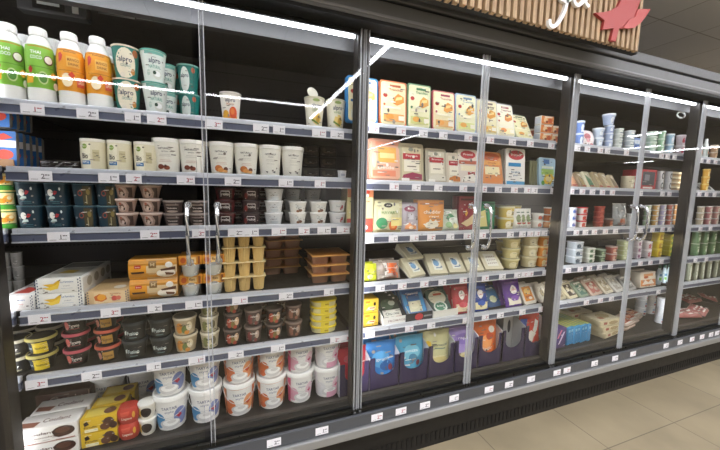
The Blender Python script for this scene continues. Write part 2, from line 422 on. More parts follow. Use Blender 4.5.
for k in (-1, 1, 3, 5):
    x = k*W
    cpart('pillar', G().box(x-.03, x+.03, .012, .072, .31, 2.15, mat('#211d1b', .45), .003))
    if k == -1: cpart('light_bar', G().box(x-.02, x+.02, .072, .076, .40, 2.08, mat('#f7f9ff', emit=LED*.5)))
    else: cpart('light_bar', G().box(x+.0301, x+.0307, .030, .070, .40, 2.08, mat('#f7f9ff', emit=LED), .001))
GL = glass_mat(); EDGE = film('#d8dadd', .55, .15); GSK = film('#b5b8bb', .08, .1); CHR = mat('#d6d8da', .18, .85)
for k in range(-3, 7):
    x0, x1 = k*W+.003, (k+1)*W-.003
    d = cpart('glass_door', G().box(x0+.016, x1-.016, -.006, .006, .335, 2.165, GL))
    for a, s in ((x0, 1), (x1, -1)):
        e = G().box(a, a+s*.003, -.008, .004, .32, 2.168, EDGE).box(a+s*.015, a+s*.018, -.008, .004, .32, 2.168, EDGE)
        if k >= 0: ob('edge_profile', e, d, smooth=False)
        if k >= 0: ob('edge_gasket', G().box(a+s*.003, a+s*.015, -.004, .004, .32, 2.168, GSK), d, smooth=False)
    ob('bottom_profile', G().box(x0, x1, -.008, .008, .318, .335, mat('#26241f', .3)), d, smooth=False)
    s = 1 if k % 2 == 0 else -1                          # doors open in pairs: handles meet at even edges
    hx = (x0 if s == 1 else x1)+s*.05
    pts = [(hx, -.008, 1.37), (hx, -.024, 1.372), (hx, -.042, 1.36), (hx, -.052, 1.33), (hx, -.054, 1.255), (hx, -.052, 1.18), (hx, -.042, 1.15), (hx, -.024, 1.14), (hx, -.008, 1.142)]
    h = G().tube(pts, [.011, .011, .009, .008, .0075, .008, .009, .011, .011], CHR, 12)
    for z in (1.371, 1.141): h.tube([(hx, -.006, z), (hx, -.013, z)], .014, CHR, 14)
    ob('handle', h, d)
    hg = x1 if s == 1 else x0
    ob('hinge', G().box(hg-s*.055, hg-s*.004, -.016, .012, .300, .317, CHR, .003).tube([(hg-s*.012, -.006, .29), (hg-s*.012, -.006, .325)], .007, CHR), d)
# display unit and hanging strips under the duct
def at(px, py, Y):
    d = FW+RT*((px-360)/FPX)+UP*((225-py)/FPX); t = (Y-CAM.y)/d.y; return CAM+d*t
P = at(50, 4, .3)
g = G().box(P.x-.1, P.x+.12, .29, .34, P.z-.04, P.z+.05, mat('#55565a', .35), .004).box(P.x-.05, P.x+.05, .286, .29, P.z-.028, P.z+.03, BLK).box(P.x-.035, P.x+.035, .284, .286, P.z-.012, P.z+.004, '#e9edf0').box(P.x+.075, P.x+.095, .286, .29, P.z-.025, P.z+.03, '#f1f1f1')
cpart('thermometer_unit', g)
for x0, x1, c in ((98, 134, '#85878a'), (136, 171, '#85878a'), (172, 190, '#b9a83a')):
    a, b = at(x0, 8+(x0-98)*.14, .2), at(x1, 8+(x1-98)*.14, .2)
    cpart('duct_label', G().box(a.x, b.x, .198, .204, a.z-.018, a.z+.012, c))
P = at(681, 115, .12)
cpart('sensor_ring', G().tube([(P.x+.05*cos(t*.4), .12, P.z+.022*sin(t*.4)) for t in range(17)], .006, '#e6e6e6', 8))

# ------------------------------------------------------------------ sign
SG = bpy.data.objects.new('slatted_sign', None); COL.objects.link(SG); SG.location = (1.4, -.2, 2.230)
tag(SG, 'wooden slat sign with white script letters and red leaf above the case', 'sign')
ob('backing_board', G().box(-1.3, .825, .0, .03, 0, .74, mat('#181614', .7)), SG, smooth=False)
def wood(nt, b):
    tc = nt.nodes.new('ShaderNodeTexCoord'); mp = nt.nodes.new('ShaderNodeMapping'); mp.inputs['Scale'].default_value = (25, 25, 2)
    nt.links.new(tc.outputs['Object'], mp.inputs[0]); n = nt.nodes.new('ShaderNodeTexNoise'); n.inputs['Scale'].default_value = 4; n.inputs['Detail'].default_value = 5
    nt.links.new(mp.outputs[0], n.inputs['Vector']); r = nt.nodes.new('ShaderNodeValToRGB')
    r.color_ramp.elements[0].color = (*lin('#8f7355'), 1); r.color_ramp.elements[1].color = (*lin('#c2a57f'), 1); r.color_ramp.elements[0].position = .3; r.color_ramp.elements[1].position = .7
    nt.links.new(n.outputs['Fac'], r.inputs[0]); nt.links.new(r.outputs[0], b.inputs['Base Color']); b.inputs['Roughness'].default_value = .6
WOOD = tex_mat('oak', wood); g = G(); x = -1.315
while x < .80: g.box(x, x+.0225, -.022, 0, 0, .74, WOOD, .0015); x += .0393
ob('slats', g, SG, smooth=False)
def sgp(px, py): p = at(px, py, -.235); return (p.x-1.4, p.z-2.230)
def ribbon(name, pts, w, col):
    q = [sgp(*p) for p in pts]; n = len(q); L, Rr = [], []
    for i in range(n):
        a, b = q[max(i-1, 0)], q[min(i+1, n-1)]; dx, dz = b[0]-a[0], b[1]-a[1]; l = sqrt(dx*dx+dz*dz)
        ww = w*(.6 if i in (0, n-1) else 1); L.append((q[i][0]-dz/l*ww, q[i][1]+dx/l*ww)); Rr.append((q[i][0]+dz/l*ww, q[i][1]-dx/l*ww))
    g = G(); rs = [[(l[0], -.036, l[1]), (r[0], -.036, r[1]), (r[0], -.022, r[1]), (l[0], -.022, l[1])] for l, r in zip(L, Rr)]
    g.rings(rs, col); return ob(name, g, SG, smooth=False)
def spline(P, k=6):
    out = []
    for i in range(len(P)-1):
        a, b, c, d = P[max(i-1, 0)], P[i], P[i+1], P[min(i+2, len(P)-1)]
        for j in range(k):
            t = j/k; out.append(tuple(.5*(2*b[m]+(c[m]-a[m])*t+(2*a[m]-5*b[m]+4*c[m]-d[m])*t*t+(3*b[m]-a[m]-3*c[m]+d[m])*t**3) for m in (0, 1)))
    return out+[P[-1]]
ribbon('letter', spline([(572, -14), (568, 0), (564.5, 12), (559, 22), (554, 26.3), (550.5, 24.5), (550, 19)]), .0085, '#f3f2f0')
ribbon('letter', spline([(560, -10), (562, -1), (568, 1), (573, -4)]), .0085, '#f3f2f0')
ribbon('letter', spline([(588, -10), (581, -7), (575, -1), (576, 4), (580, 4.5), (585, -1), (588, -8), (586, 2), (589.5, 6.5)]), .0085, '#f3f2f0')
def leaf(pts, y0, y1, col, name='leaf'):
    q = [sgp(*p) for p in pts]; g = G(); n = len(q)
    g.add([(x, y0, z) for x, z in q]+[(x, y1, z) for x, z in q], [tuple(range(n)), tuple(range(2*n-1, n-1, -1))]+[(i, (i+1) % n, n+(i+1) % n, n+i) for i in range(n)], col)
    return ob(name, g, SG, smooth=False)
RED = mat('#a9423f', .55)
leaf([(595, 12.7), (604, 12.2), (612, 10), (618, 6), (622, -2), (618, -10), (626, -14), (632, -27), (638, -12), (646, -12), (641, -1), (637, 9.5), (649.8, 9.5), (645, 17), (640, 23), (633, 27.3), (627, 28), (619, 28.5), (615.6, 41.5), (610.8, 40), (613.6, 28), (602.5, 29.5), (604.5, 20.5), (600, 17)], -.036, -.022, RED)
leaf([(622, 28.2), (628, 20.5), (634, 17), (637, 9.5), (649.5, 9.5), (644, 18), (640, 23), (633.5, 28), (627, 29.2)], -.041, -.036, mat('#b54c48', .55), 'leaf_lobe')

# ------------------------------------------------------------------ shelves, price rails, tags
RAILT, RAILB, TAGP = mat('#c9ccd4', .3, .35), mat('#565b70', .3, .1), mat('#eceaf0', .5)
TAGS = {(0, 0): [33, 88, 133, 157, 214, 261, 279, 319, 337], (0, 1): [41, 109, 134, 186, 233, 286, 320], (0, 2): [59, 150, 199, 236, 251, 279, 304, 324, 343],
        (0, 3): [40, 111, 155, 194, 240, 286, 329], (0, 4): [37, 92, 154, 197, 236, 278, 335, 346],
        (1, 0): [374, 401, 423, 443, 468, 490, 512, 530, 551], (1, 1): [394, 416, 438, 463, 483, 498, 514, 527, 534, 553], (1, 2): [369, 393, 414, 431, 450, 467, 482, 510, 522, 530, 537, 544],
        (1, 3): [380, 402, 424, 442, 463, 485, 502, 517, 524, 530, 545], (1, 4): [370, 409, 431, 466, 485, 500, 522, 541],
        (2, 0): [577, 587, 600, 607, 626, 661, 667, 674], (2, 1): [571, 582, 592, 602, 612, 640, 662, 669], (2, 2): [576, 585, 594, 605, 615, 640, 652, 662, 669],
        (2, 3): [568, 580, 589, 599, 610, 640, 650, 661], (2, 4): [586, 600, 611, 658], (3, 0): [701, 708, 715], (3, 1): [699, 706, 714], (3, 2): [700, 710], (3, 3): [695, 706], (3, 4): []}
EXT = {-1: (-2.0, -.648), 0: (-.632, .66), 1: (.702, 2.012), 2: (2.058, 3.385), 3: (3.425, 4.7)}
RW, NUM = ['1', '2', '1', '2', '3', '2', '1'], ['#b3455a', '#55505a', '#55505a', '#b3455a']
TM = {}
def tag_mesh(w, i):
    k = (round(w, 3), i % 7)
    if k in TM: return TM[k]
    g = A(); g.box(-w/2, w/2, -.0015, 0, 0, .037, TAGP); c = NUM[i % 4]
    art(g, front_fn(-.0015), w/2, .037, [t_(c, .22, .5, .62, RW[i % 7]), r_(c, .5, .62, .22, .1), r_(c, .72, .62, .14, .1), r_('#8a8790', .4, .26, .7, .05), r_('#8a8790', -.5, .2, .6, .05)], .0004)
    TM[k] = g.mesh('price_tag', False); return TM[k]
WRD = ['top', 'second', 'third', 'fourth', 'fifth']
for b, (x0, x1) in EXT.items():
    for s in range(5):
        z = ZS[b][s]
        t = bpy.data.objects.new('shelf', None); COL.objects.link(t); t.location = ((x0+x1)/2, .08, z)
        tag(t, f'{WRD[s]} metal shelf of the {BAY[b]} with silver price rail', 'shelf', 'case shelves')
        h = (x1-x0)/2
        ob('shelf_plate', G().box(-h, h, .012, .60, -.026, -.006, mat('#262321', .5)).box(-h, h, .58, .60, -.006, .05, '#3a3736'), t, smooth=False)
        ob('rail_lip', G().box(-h, h, 0, .016, -.020, 0, RAILT, .003), t)
        ob('rail_channel', G().box(-h, h, -.003, .012, -.050, -.020, RAILB).box(-h, h, -.007, .002, -.053, -.048, RAILT).box(-h, h, -.007, .002, -.021, -.017, RAILT), t, smooth=False)
        for i, px in enumerate(TAGS.get((b, s), [])):
            X = col_x(px, .075, z-.03)
            link('price_tag', tag_mesh(.066 if (b == 0 and i % 4 != 2) else .052, i+s+3*b), t, (X-t.location.x, -.0075, -.0515))
for i, px in enumerate([171, 274, 322, 377, 401, 425, 454, 489, 509, 531, 557, 567, 594.6, 615, 633, 666, 680, 692, 702, 711, 717]):
    X = col_x(px, -.052, .3); link('price_tag', tag_mesh(.062, i), CASE, (X+OFF.x, -.0515+OFF.y, .284))
# ================================================================== goods: left bay
WH, CRM, INK = '#f1f0ec', '#ece5d0', '#3b3a40'
# --- drinks bottles
z = Z(0, 0); bw, bh = dim(44, 30, 76, z, .15); R = bw/2
def bottle(k, lab, shapes):
    pf = [(.0, 0), (.86, 0), (.97, .015), (1, .05), (1, .60), (.97, .69), (.86, .78), (.68, .85), (.54, .885), (.53, .90)]
    g = G(); g.rings([ring(R*r+.0001, bh*zz) for r, zz in pf], WH, cap0=True)
    c = G(); c.rings([ring(R*r, bh*zz) for r, zz in [(.53, .89), (.60, .893), (.60, .975), (.57, .995), (.5, 1.0)]], '#f4f4f2')
    for i in range(30): a = 2*pi*i/30; c.box(R*.6*cos(a)-.0008, R*.6*cos(a)+.0008, R*.6*sin(a)-.0008, R*.6*sin(a)+.0008, bh*.9, bh*.97, '#e8e8e6')
    fn = round_fn([(R*r, bh*zz) for r, zz in pf[1:]])
    s = G(); s.rings([[(x*(R*q+.0007)/R, y*(R*q+.0007)/R, bh*zz) for x, y, _ in ring(R, 0)] for q, zz in [(1, .20), (1, .60), (.97, .69), (.90, .755)]], lab, False, False)
    a = A(); art(a, fn, R*1.1, bh, shapes, .0013)
    kind(k, ('bottle', g), ('cap', c), ('label_sleeve', s, [('printed_label', a)]))
GRN, ORG = '#86c23c', '#efa21f'
bottle('coconut_bottle', GRN, [r_('#b08a1e', 0, .735, 1.5, .018), t_('#ffffff', -.22, .655, .06, 'THAI', .62), t_('#ffffff', -.22, .59, .06, 'COCO', .66), r_('#6aa32c', 0, .47, 1.5, .012), e_('#6b4a34', .48, .57, .28, .062), e_('#f4efe6', .46, .572, .22, .048),
       e_('#c9dd9a', .1, .33, .26, .085), e_('#4e8c2a', .1, .33, .2, .065), p_('#c23a2a', (-.62, .43), (-.5, .47), (-.38, .43), (-.45, .38), (-.56, .38)), p_('#f2b52c', (-.75, .24), (-.4, .25), (-.35, .34), (-.7, .35)), e_('#f4b73a', .62, .37, .16, .05), e_('#e8ded0', .7, .24, .14, .05)])
bottle('mango_bottle', ORG, [r_('#c9801a', 0, .735, 1.5, .018), t_('#8c4a14', -.05, .715, .03, 'Authentic', .8), p_('#d9483a', (-.8, .56), (-.58, .6), (-.5, .66), (-.62, .7), (-.8, .68)), r_('#f4bd55', .12, .585, .8, .14), t_('#a35a12', .12, .61, .055, 'MANGO', .66), t_('#a35a12', .12, .55, .045, 'DRINK', .6), r_('#c97f16', 0, .46, 1.5, .012),
       e_('#fbe9c4', -.28, .335, .3, .09), r_('#d7512f', .45, .32, .44, .13), t_('#f6d9b0', .45, .32, .06, 'LASSI', .36), p_('#d8431f', (-.2, .4), (.0, .45), (.15, .4), (0, .36))])
for i, (px, k, d) in enumerate([(14, 'coconut_bottle', 'green labelled coconut drink bottle'), (44, 'coconut_bottle', 'green labelled coconut drink bottle'), (74, 'mango_bottle', 'orange labelled mango drink bottle'), (101.5, 'mango_bottle', 'orange labelled mango drink bottle')]):
    w = ['at the far left', 'beside the orange bottles', 'beside the green bottles', 'beside the yogurt pots'][i]
    put(k, 'drink_bottle', f'{d} {w}, front row, top shelf', 'bottle', (col_x(px, .10+R, z), .10+R, z+.0005), +.38, 'drink bottles on the top shelf')
    put(k, 'drink_bottle', f'{d} half hidden in back row, {w}, top shelf', 'bottle', (col_x(px, .10+R, z)+.004, .115+3*R, z+.0005), -.1, 'drink bottles on the top shelf')
# --- plant yogurt pots, two high
w, h = dim(156, 27, 31, z, .15)
TEAL, NAVY = '#2f8f84', '#1f2f55'
cup('coconut_pot', w*1.0, h, .78, '#2a8276', '#d8c9b4', '#b9825a', [e_('#f0e6cf', -.15, .5, .86, .47), t_(NAVY, -.15, .62, .22, 'alpro', 1.1), t_('#2f7f78', -.15, .42, .12, 'COCONUT', .8), e_('#cf8a3c', .45, .25, .18, .1), e_('#b0683a', .72, .84, .28, .12), e_('#e9e0d0', -.4, .12, .2, .08)], n=40, deep=1)
cup('natural_pot', w, h, .72, '#e9efe9', '#59a394', '#cfe3dc', [r_('#7fbcae', 0, .94, 1.9, .1), t_(NAVY, 0, .70, .22, 'alpro', 1.05), t_('#3e9a86', 0, .50, .14, 'NATURAL', 1.05), e_('#dfe0d6', .2, .25, .4, .15), e_('#ffffff', .2, .28, .3, .09), e_('#2e4a38', -.04, .31, .14, .06), e_('#c4d8cc', -.55, .3, .14, .1)], n=40)
cup('teal_pot', w, h, .75, '#1f7d74', '#7db7ab', '#a9cfc6', [e_('#e9efe9', -.3, .5, .5, .45), t_(NAVY, -.3, .65, .2, 'alpro', .8), e_('#c96a4a', .6, .85, .2, .1)], n=32)
stack('coconut_pot', 'yogurt_pot', 'yogurt pot', 'teal pot with round cream label', [128.5], 2, (0, 0), h, .10, w/2, group='coconut yogurt pots', r=.35)
stack('natural_pot', 'yogurt_pot', 'yogurt pot', 'white natural yogurt pot with green rim', [156], 2, (0, 0), h, .10, w/2, group='natural yogurt pots', r=.3)
stack('natural_pot', 'yogurt_pot', 'yogurt pot', 'white natural yogurt pot in the row behind', [167.5], 2, (0, 0), h*.93, .13+w, w/2, group='natural yogurt pots', r=.3)
stack('teal_pot', 'yogurt_pot', 'yogurt pot', 'dark teal pot behind the natural pots', [174.5], 2, (0, 0), h*.93, .30, w/2, group='teal pots at the back')
stack('teal_pot', 'yogurt_pot', 'yogurt pot', 'dark teal pot behind the door edge', [190], 2, (0, 0), h, .22, w/2, group='teal pots at the back')
w1, h1 = dim(230, 22, 28, z, .15)
PF = [t_(NAVY, 0, .76, .2, 'alpro', 1.1)]
cup('peach_pot', w1, h1, .76, '#f2ece4', '#ddd6cf', '#e9e5e0', PF+[t_('#c98a5a', 0, .6, .1, 'PEACH', .8), r_('#ef9a3a', -.1, .1, 1.7, .18), e_('#e4572e', .3, .3, .42, .22), e_('#f0823c', .2, .34, .22, .12), e_('#f2b23a', -.5, .22, .35, .16)])
stack('peach_pot', 'yogurt_pot', 'yogurt pot', 'white pot with orange peach print standing alone, top', [230.5], 1, (0, 0), h1, .10, w1/2)
w2, h2 = dim(335, 20, 30, z, .15)
cup('vanilla_pot', w2, h2, .76, '#efe9d6', '#d9d3b6', '#e8e2cc', PF+[t_('#7a9a4a', 0, .6, .1, 'VANILLA', .9), e_('#f1d27a', .1, .32, .5, .2), e_('#d4a63a', .2, .3, .2, .12), p_('#6f8a3a', (-.5, .25), (.3, .12), (.35, .17), (-.45, .32)), e_('#9fb46a', 0, .93, .4, .05)])
stack('vanilla_pot', 'yogurt_pot', 'yogurt pot', 'cream vanilla pot near the pillar', [314, 335.5], 1, (0, 0), h2, .10, w2/2, group='vanilla pots')
X = col_x(312.5, .15, z+h2)
kind('foil', ('foil_lid', G().rings([ring(r, zz, 20) for r, zz in [(.028, 0), (.028, .0012)]], '#dcd8c8')))
put('foil', 'foil_lid', 'loose foil lid standing folded up on the left vanilla pot', 'lid', (X, .15, z+h2+.026), .3, rx=1.25)

# --- second shelf
z = Z(0, 1)
w, h = dim(95, 27, 31, z, .14)
cup('bio_pot', w, h, 1.0, '#e6dec2', '#eeeade', '#f0ece0', [r_('#f3edd6', -.35, .5, .8, .96), e_('#8fae4a', -.42, .83, .22, .09), t_('#e9eecf', -.42, .83, .07, 'BIO', .3), t_('#2c2c2a', -.4, .50, .26, 'Bio', .5), r_('#2f76b5', -.35, .27, .72, .13), t_('#e6eef4', -.35, .27, .08, 'NATURE', .55), r_('#cfc49c', .45, .52, .5, .4), t_('#8e8460', .45, .62, .08, 'organic', .4), t_('#8e8460', .45, .5, .08, 'milk', .3)], bulge=.04, lip=.1, over=1.02)
stack('bio_pot', 'yogurt_pot', 'yogurt pot', 'cream pot with blue band', [95, 121, 146.5], 1, (0, 1), h, .10, w/2, group='cream pots with blue band', word='one')
w, h = dim(246, 26, 31.5, z, .14)
TB = [t_(INK, 0, .80, .085, 'NATURALLY', 1.05), t_('#77757a', 0, .70, .05, 'ARTISAN', .5)]
TL = [r_('#c9c5bd', 0, .6, .8, .012), r_('#c9c5bd', 0, .55, .9, .012), r_('#d8b7ae', 0, .42, .8, .014), r_('#d8b7ae', 0, .37, .9, .014)]
cup('fig_tub', w, h, .80, '#efece2', '#f2f0ea', '#f2f0ea', TB+TL+[e_('#7a3b28', -.35, .2, .25, .08), e_('#94523a', .1, .17, .22, .07), e_('#5e2b20', .0, .22, .1, .05)], lip=.12)
cup('peach_tub', w, h, .80, '#efece2', '#f2f0ea', '#f2f0ea', TB+TL+[e_('#c8743a', -.25, .22, .32, .11), e_('#e09a54', -.05, .16, .25, .08), e_('#6e3a24', .35, .2, .18, .07), e_('#e9b070', .3, .12, .2, .05)], lip=.12)
cup('plain_tub', w, h, .80, '#efece2', '#f2f0ea', '#f2f0ea', TB+[r_('#c9c5bd', 0, .6, .8, .012), r_('#c9c5bd', 0, .55, .9, .012), r_('#bdbab3', 0, .45, .7, .012), p_('#4e4d50', (-.5, .2), (-.2, .16), (-.3, .12)), p_('#4e4d50', (.15, .15), (.45, .2), (.4, .12))], lip=.12)
stack('fig_tub', 'yogurt_tub', 'yogurt tub', 'tall white tub with brown fig print', [168, 193.5], 1, (0, 1), h, .10, w/2, group='fig tubs', word='one')
stack('peach_tub', 'yogurt_tub', 'yogurt tub', 'tall white tub with orange fruit print', [222, 246.5], 1, (0, 1), h, .10, w/2, group='orange fruit tubs', word='one')
stack('plain_tub', 'yogurt_tub', 'yogurt tub', 'tall white tub with plain grey print', [270, 292], 1, (0, 1), h, .10, w/2, group='plain tubs', word='one')
w, h = dim(342, 9, 8, z, .13)
cup('small_cup', w, h, .85, '#e9eaee', '#f4f4f6', '#f4f4f6', [r_('#b7bccb', 0, .5, 1, .3)])
stack('small_cup', 'small_cup', 'cup', 'tiny white cup alone near the pillar', [342], 1, (0, 1), h, .10, w/2)
dw, dh = wide(285, 303, .42, z), tall(300, 11.5, .42, z)
carton('dim_box', dw, dh, .09, '#2a2522', [r_('#3c332c', 0, .5, 1.7, .7), r_('#6a5a48', 0, .4, 1.0, .1), e_('#57503f', -.5, .6, .2, .2)])
for i, px in enumerate([292, 310, 328]):
    for j in range(3): put('dim_box', 'dark_carton', f'{LV[3][j]}dark carton in the {ORD[i]} column behind the tall white tubs', 'carton', (col_x(px, .42, z+.06), .42, z+.001+j*(dh+.001)), 0, 'dark cartons at the back of second shelf')
# sliced ham packs at the far left, in a brown tray
hp = G(); hp.box(-.05, .05, 0, .026, 0, .13, film('#b9b4ac', .55, .2), .012); hl = A(); art(hl, front_fn(0), .05, .13, [r_('#2f6fb8', 0, .5, 1.9, .96), r_('#e9e9ee', 0, .62, 1.9, .2), e_('#c8452f', .3, .32, .5, .14), p_('#d8452f', (-.4, .78), (.3, .92), (.8, .8), (.2, .72))])
hh = G(); hh.box(-.035, .035, .004, .022, .012, .11, '#b9847a', .008)
kind('ham', ('blister', hp), ('meat_slices', hh), ('printed_label', hl))
x0 = col_x(-2, .13, z)
trayg = G().box(-.10, .07, 0, .24, 0, .004, '#8a6238').box(-.10, .07, 0, .004, 0, .03, '#8f673c').box(-.10, .07, .236, .24, 0, .03, '#8f673c')
tag(ob('cardboard_tray', trayg, None, (x0-.03, .14, z+.001)), 'brown cardboard tray holding blue ham packs at far left', 'tray')
for i in range(5):
    put('ham', 'ham_pack', f'{ORD[i]} clear ham pack from the front in the brown tray', 'meat pack', (x0-.005, .15+i*.042, z+.007), .05, 'ham packs', rx=-.08)
for i in range(4):
    put('ham', 'ham_pack', f'{ORD[i]} clear ham pack from the front, upper row left', 'meat pack', (x0-.018, .155+i*.042, z+.145), .05, 'ham packs', rx=-.08)
pouch('dark_pouch', .13, .035, .02, mat('#241d1c', .2), [], '#2c2625', .4, 5)
put('dark_pouch', 'dark_pouch', 'dark glossy pouch lying low beside the cream pots', 'pouch', (col_x(62, .16, z), .16, z+.001), .1)

# --- third shelf
z = Z(0, 2)
w, h = dim(34, 28, 22.3, z, .15)
SK = [e_('#f2f0ea', -.35, .6, .26, .16), p_('#c8303a', (-.12, .6), (.05, .7), (.28, .66), (.2, .56), (0, .5)), e_('#dfe6e6', .5, .78, .09, .07), t_('#dfe8ea', -.75, .5, .1, 'SKYR', .28), p_('#cfe0dc', (-.55, .3), (-.3, .46), (.02, .42), (.05, .33)), r_('#5a8a92', 0, .2, .8, .02), r_('#5a8a92', .1, .12, .6, .02)]
cup('skyr_pot', w, h, .84, '#103040', '#4a6a76', '#c9d4d6', SK, p=3.4, over=1.03, lip=.05)
cup('skyr_pot_brown', w, h, .84, '#113242', '#4a6a76', '#c9d4d6', [r_('#4a4128', .55, .48, .95, .92), t_('#dfe8ea', -.7, .5, .12, 'SKYR', .3), e_('#a8503a', -.15, .6, .22, .14), e_('#17404c', -.15, .6, .15, .09), e_('#8c7a44', .6, .66, .2, .14), r_('#a39a78', .4, .3, .1, .4)], p=3.4, over=1.03, lip=.05)
stack('skyr_pot', 'skyr_pot', 'yogurt pot', 'dark blue square yogurt pot', [33.5, 61], 2, (0, 2), h, .10, w/2, group='dark blue square pots')
stack('skyr_pot_brown', 'skyr_pot', 'yogurt pot', 'dark blue pot with brown side', [88, 110], 2, (0, 2), h, .10, w/2, group='blue and brown pots')
w, h = dim(127, 25, 13.8, z, .14)
cup('cookie_pot', w, h, .70, '#a98d80', '#d9c3b8', '#d8c6bd', [p_('#4d382f', (.3, .9), (.95, .9), (.95, .1), (.4, .1), (.55, .5)), e_('#cbb0a3', -.2, .5, .5, .42), e_('#7a5a4c', -.2, .52, .26, .24), e_('#e2cdbf', -.15, .4, .16, .15), p_('#2c1d19', (-.05, .35), (.15, .45), (.12, .25), (0, .2)), e_('#b56a52', -.3, .75, .14, .1)], lip=.13, over=1.06)
stack('cookie_pot', 'dessert_pot', 'dessert pot', 'pinkish brown cookie dessert pot', [127, 152], 3, (0, 2), h, .10, w/2, group='cookie dessert pots')
w, h = dim(174, 21, 12.5, z, .14)
cup('duo_pot', w, h, .82, '#4a3a36', '#8f827c', '#6e615c', [r_('#8a7a74', 0, .78, 1.5, .1), r_('#30231f', 0, .5, 1.4, .42), t_('#d8cfc8', 0, .5, .2, 'mousse', 1.0), e_('#a8988f', 0, .18, .6, .1)], lip=.15)
stack('duo_pot', 'dessert_pot', 'dessert pot', 'small dark brown mousse pot', [174, 199], 2, (0, 2), h, .10, w/2, group='dark mousse pots')
w, h = dim(226, 21, 12.3, z, .14)
RD = [r_('#2a1212', 0, .5, 1.5, .8), r_('#e2dad6', 0, .82, .9, .06), r_('#e2dad6', -.45, .55, .05, .5), r_('#e2dad6', .45, .55, .05, .5), t_('#e9e2de', 0, .55, .34, 'rolo', .75)]
cup('red_pot', w, h, .85, '#541418', '#3b1416', '#4a1a1c', RD, lip=.14)
cup('black_pot', w, h, .85, '#2a1214', '#33201f', '#2f2222', RD[1:]+[e_('#7a2a22', -.6, .4, .2, .3)], lip=.14)
stack('red_pot', 'dessert_pot', 'dessert pot', 'dark red dessert pot with white frame', [226], 3, (0, 2), h, .10, w/2, group='dark red dessert pots')
stack('black_pot', 'dessert_pot', 'dessert pot', 'black dessert pot with white frame', [251], 3, (0, 2), h, .10, w/2, group='black dessert pots')
stack('red_pot', 'dessert_pot', 'dessert pot', 'dark red pot in the back row', [238, 262], 3, (0, 2), h, .22, w/2, group='dark red pots behind')
w, h = dim(274, 19, 11.6, z, .14)
WC = [r_('#d9dde0', 0, .7, 1.0, .06), t_('#9aa4a8', 0, .55, .2, 'fresh', .7)]
cup('white_cup', w, h, .82, '#e4e5e6', '#f0f0f0', '#eceded', WC+[e_('#cfd4d8', 0, .25, .5, .16)], lip=.13)
cup('white_cup_red', w, h, .82, '#e8e6e4', '#f0f0f0', '#eceded', WC+[e_('#b8323f', .45, .5, .14, .2), e_('#b8323f', .25, .3, .12, .16)], lip=.13)
cup('white_cup_brown', w, h, .82, '#ebe8e0', '#f2f0ec', '#eeece8', WC+[e_('#7a4a30', .2, .26, .24, .14), e_('#96633e', -.1, .2, .2, .12)], lip=.13)
stack('white_cup', 'yogurt_cup', 'yogurt cup', 'white cup beside the dark dessert pots', [274], 3, (0, 2), h, .10, w/2, group='white yogurt cups')
stack('white_cup_brown', 'yogurt_cup', 'yogurt cup', 'white cup with small brown print', [297.5, 318], 2, (0, 2), h*.95, .10, w/2, group='white cups with brown print')
stack('white_cup_red', 'yogurt_cup', 'yogurt cup', 'white cup with red berry print', [337], 2, (0, 2), h*1.06, .10, w/2, group='white cups with berries')
stack('white_cup', 'yogurt_cup', 'yogurt cup', 'shaded white cup in the back row', [292.5, 313], 3, (0, 2), h, .26, w/2, group='white cups behind')
# butter tubs at the far left edge
w, h = dim(6, 30, 19, z, .15)
cup('spread_tub', w, h, .93, '#3f7430', '#e9d58a', '#e9c24a', [r_('#ecd9a0', 0, .62, 1.9, .62), e_('#e8a73a', .25, .6, .4, .2), e_('#f3e3b4', .35, .66, .2, .1), e_('#d98a2c', -.2, .5, .3, .14), r_('#4a9a36', 0, .14, 1.9, .24)], p=3, lip=.08)
stack('spread_tub', 'spread_tub', 'spread tub', 'yellow and green spread tub at the far left edge', [3.5], 3, (-1, 2), h*.98, .10, w/2, group='spread tubs', where='third shelf', r=.75)

# --- fourth shelf
z = Z(0, 3)
CHK = lambda u: [r_('#31405f', u-.05+.05*(q % 2)*2, .06+.1*q, .05, .1) for q in range(10)]
bw = wide(37.5, 84.5, .10, z); bh = tall(60, 14.5, .10, z)
BAN = [p_('#e9b92c', (-.72, .62), (-.45, .42), (-.05, .5), (.02, .82), (-.06, .86), (-.16, .66), (-.45, .62)), p_('#f3cf4c', (-.72, .38), (-.4, .2), (-.08, .3), (.03, .78), (-.06, .62), (-.4, .42)), p_('#6b4a1c', (-.02, .78), (.06, .86), (.04, .92), (-.05, .84)), t_('#5a78a8', .32, .74, .17, 'La Fermiere', .55), t_('#9a9aa0', .3, .48, .1, 'yogurt', .3), r_('#c5c9d2', .3, .3, .5, .03)]+CHK(.86)+CHK(-.93)
BT = [r_('#b9b7ac', 0, .3, 1.7, .5), p_('#c8a83a', (-.5, .3), (.2, .25), (.3, .4), (-.3, .45)), r_('#8e8c86', 0, .75, 1.7, .3)]
BR = [e_('#b9b4a4', -.6, .5, .16, .34), e_('#a9a598', -.15, .5, .16, .34), e_('#a9a598', .3, .5, .16, .34), e_('#a9a598', .7, .5, .16, .34)]
carton('banana_box', bw, bh, .30, '#eceae4', BAN, BT, BR)
for j in range(2): put('banana_box', 'yogurt_carton', f'{LV[2][j]}long white banana carton with navy check edge', 'carton', (col_x(61.5, .10, z), .10, z+.001+j*(bh+.0006)), 0, 'banana cartons')
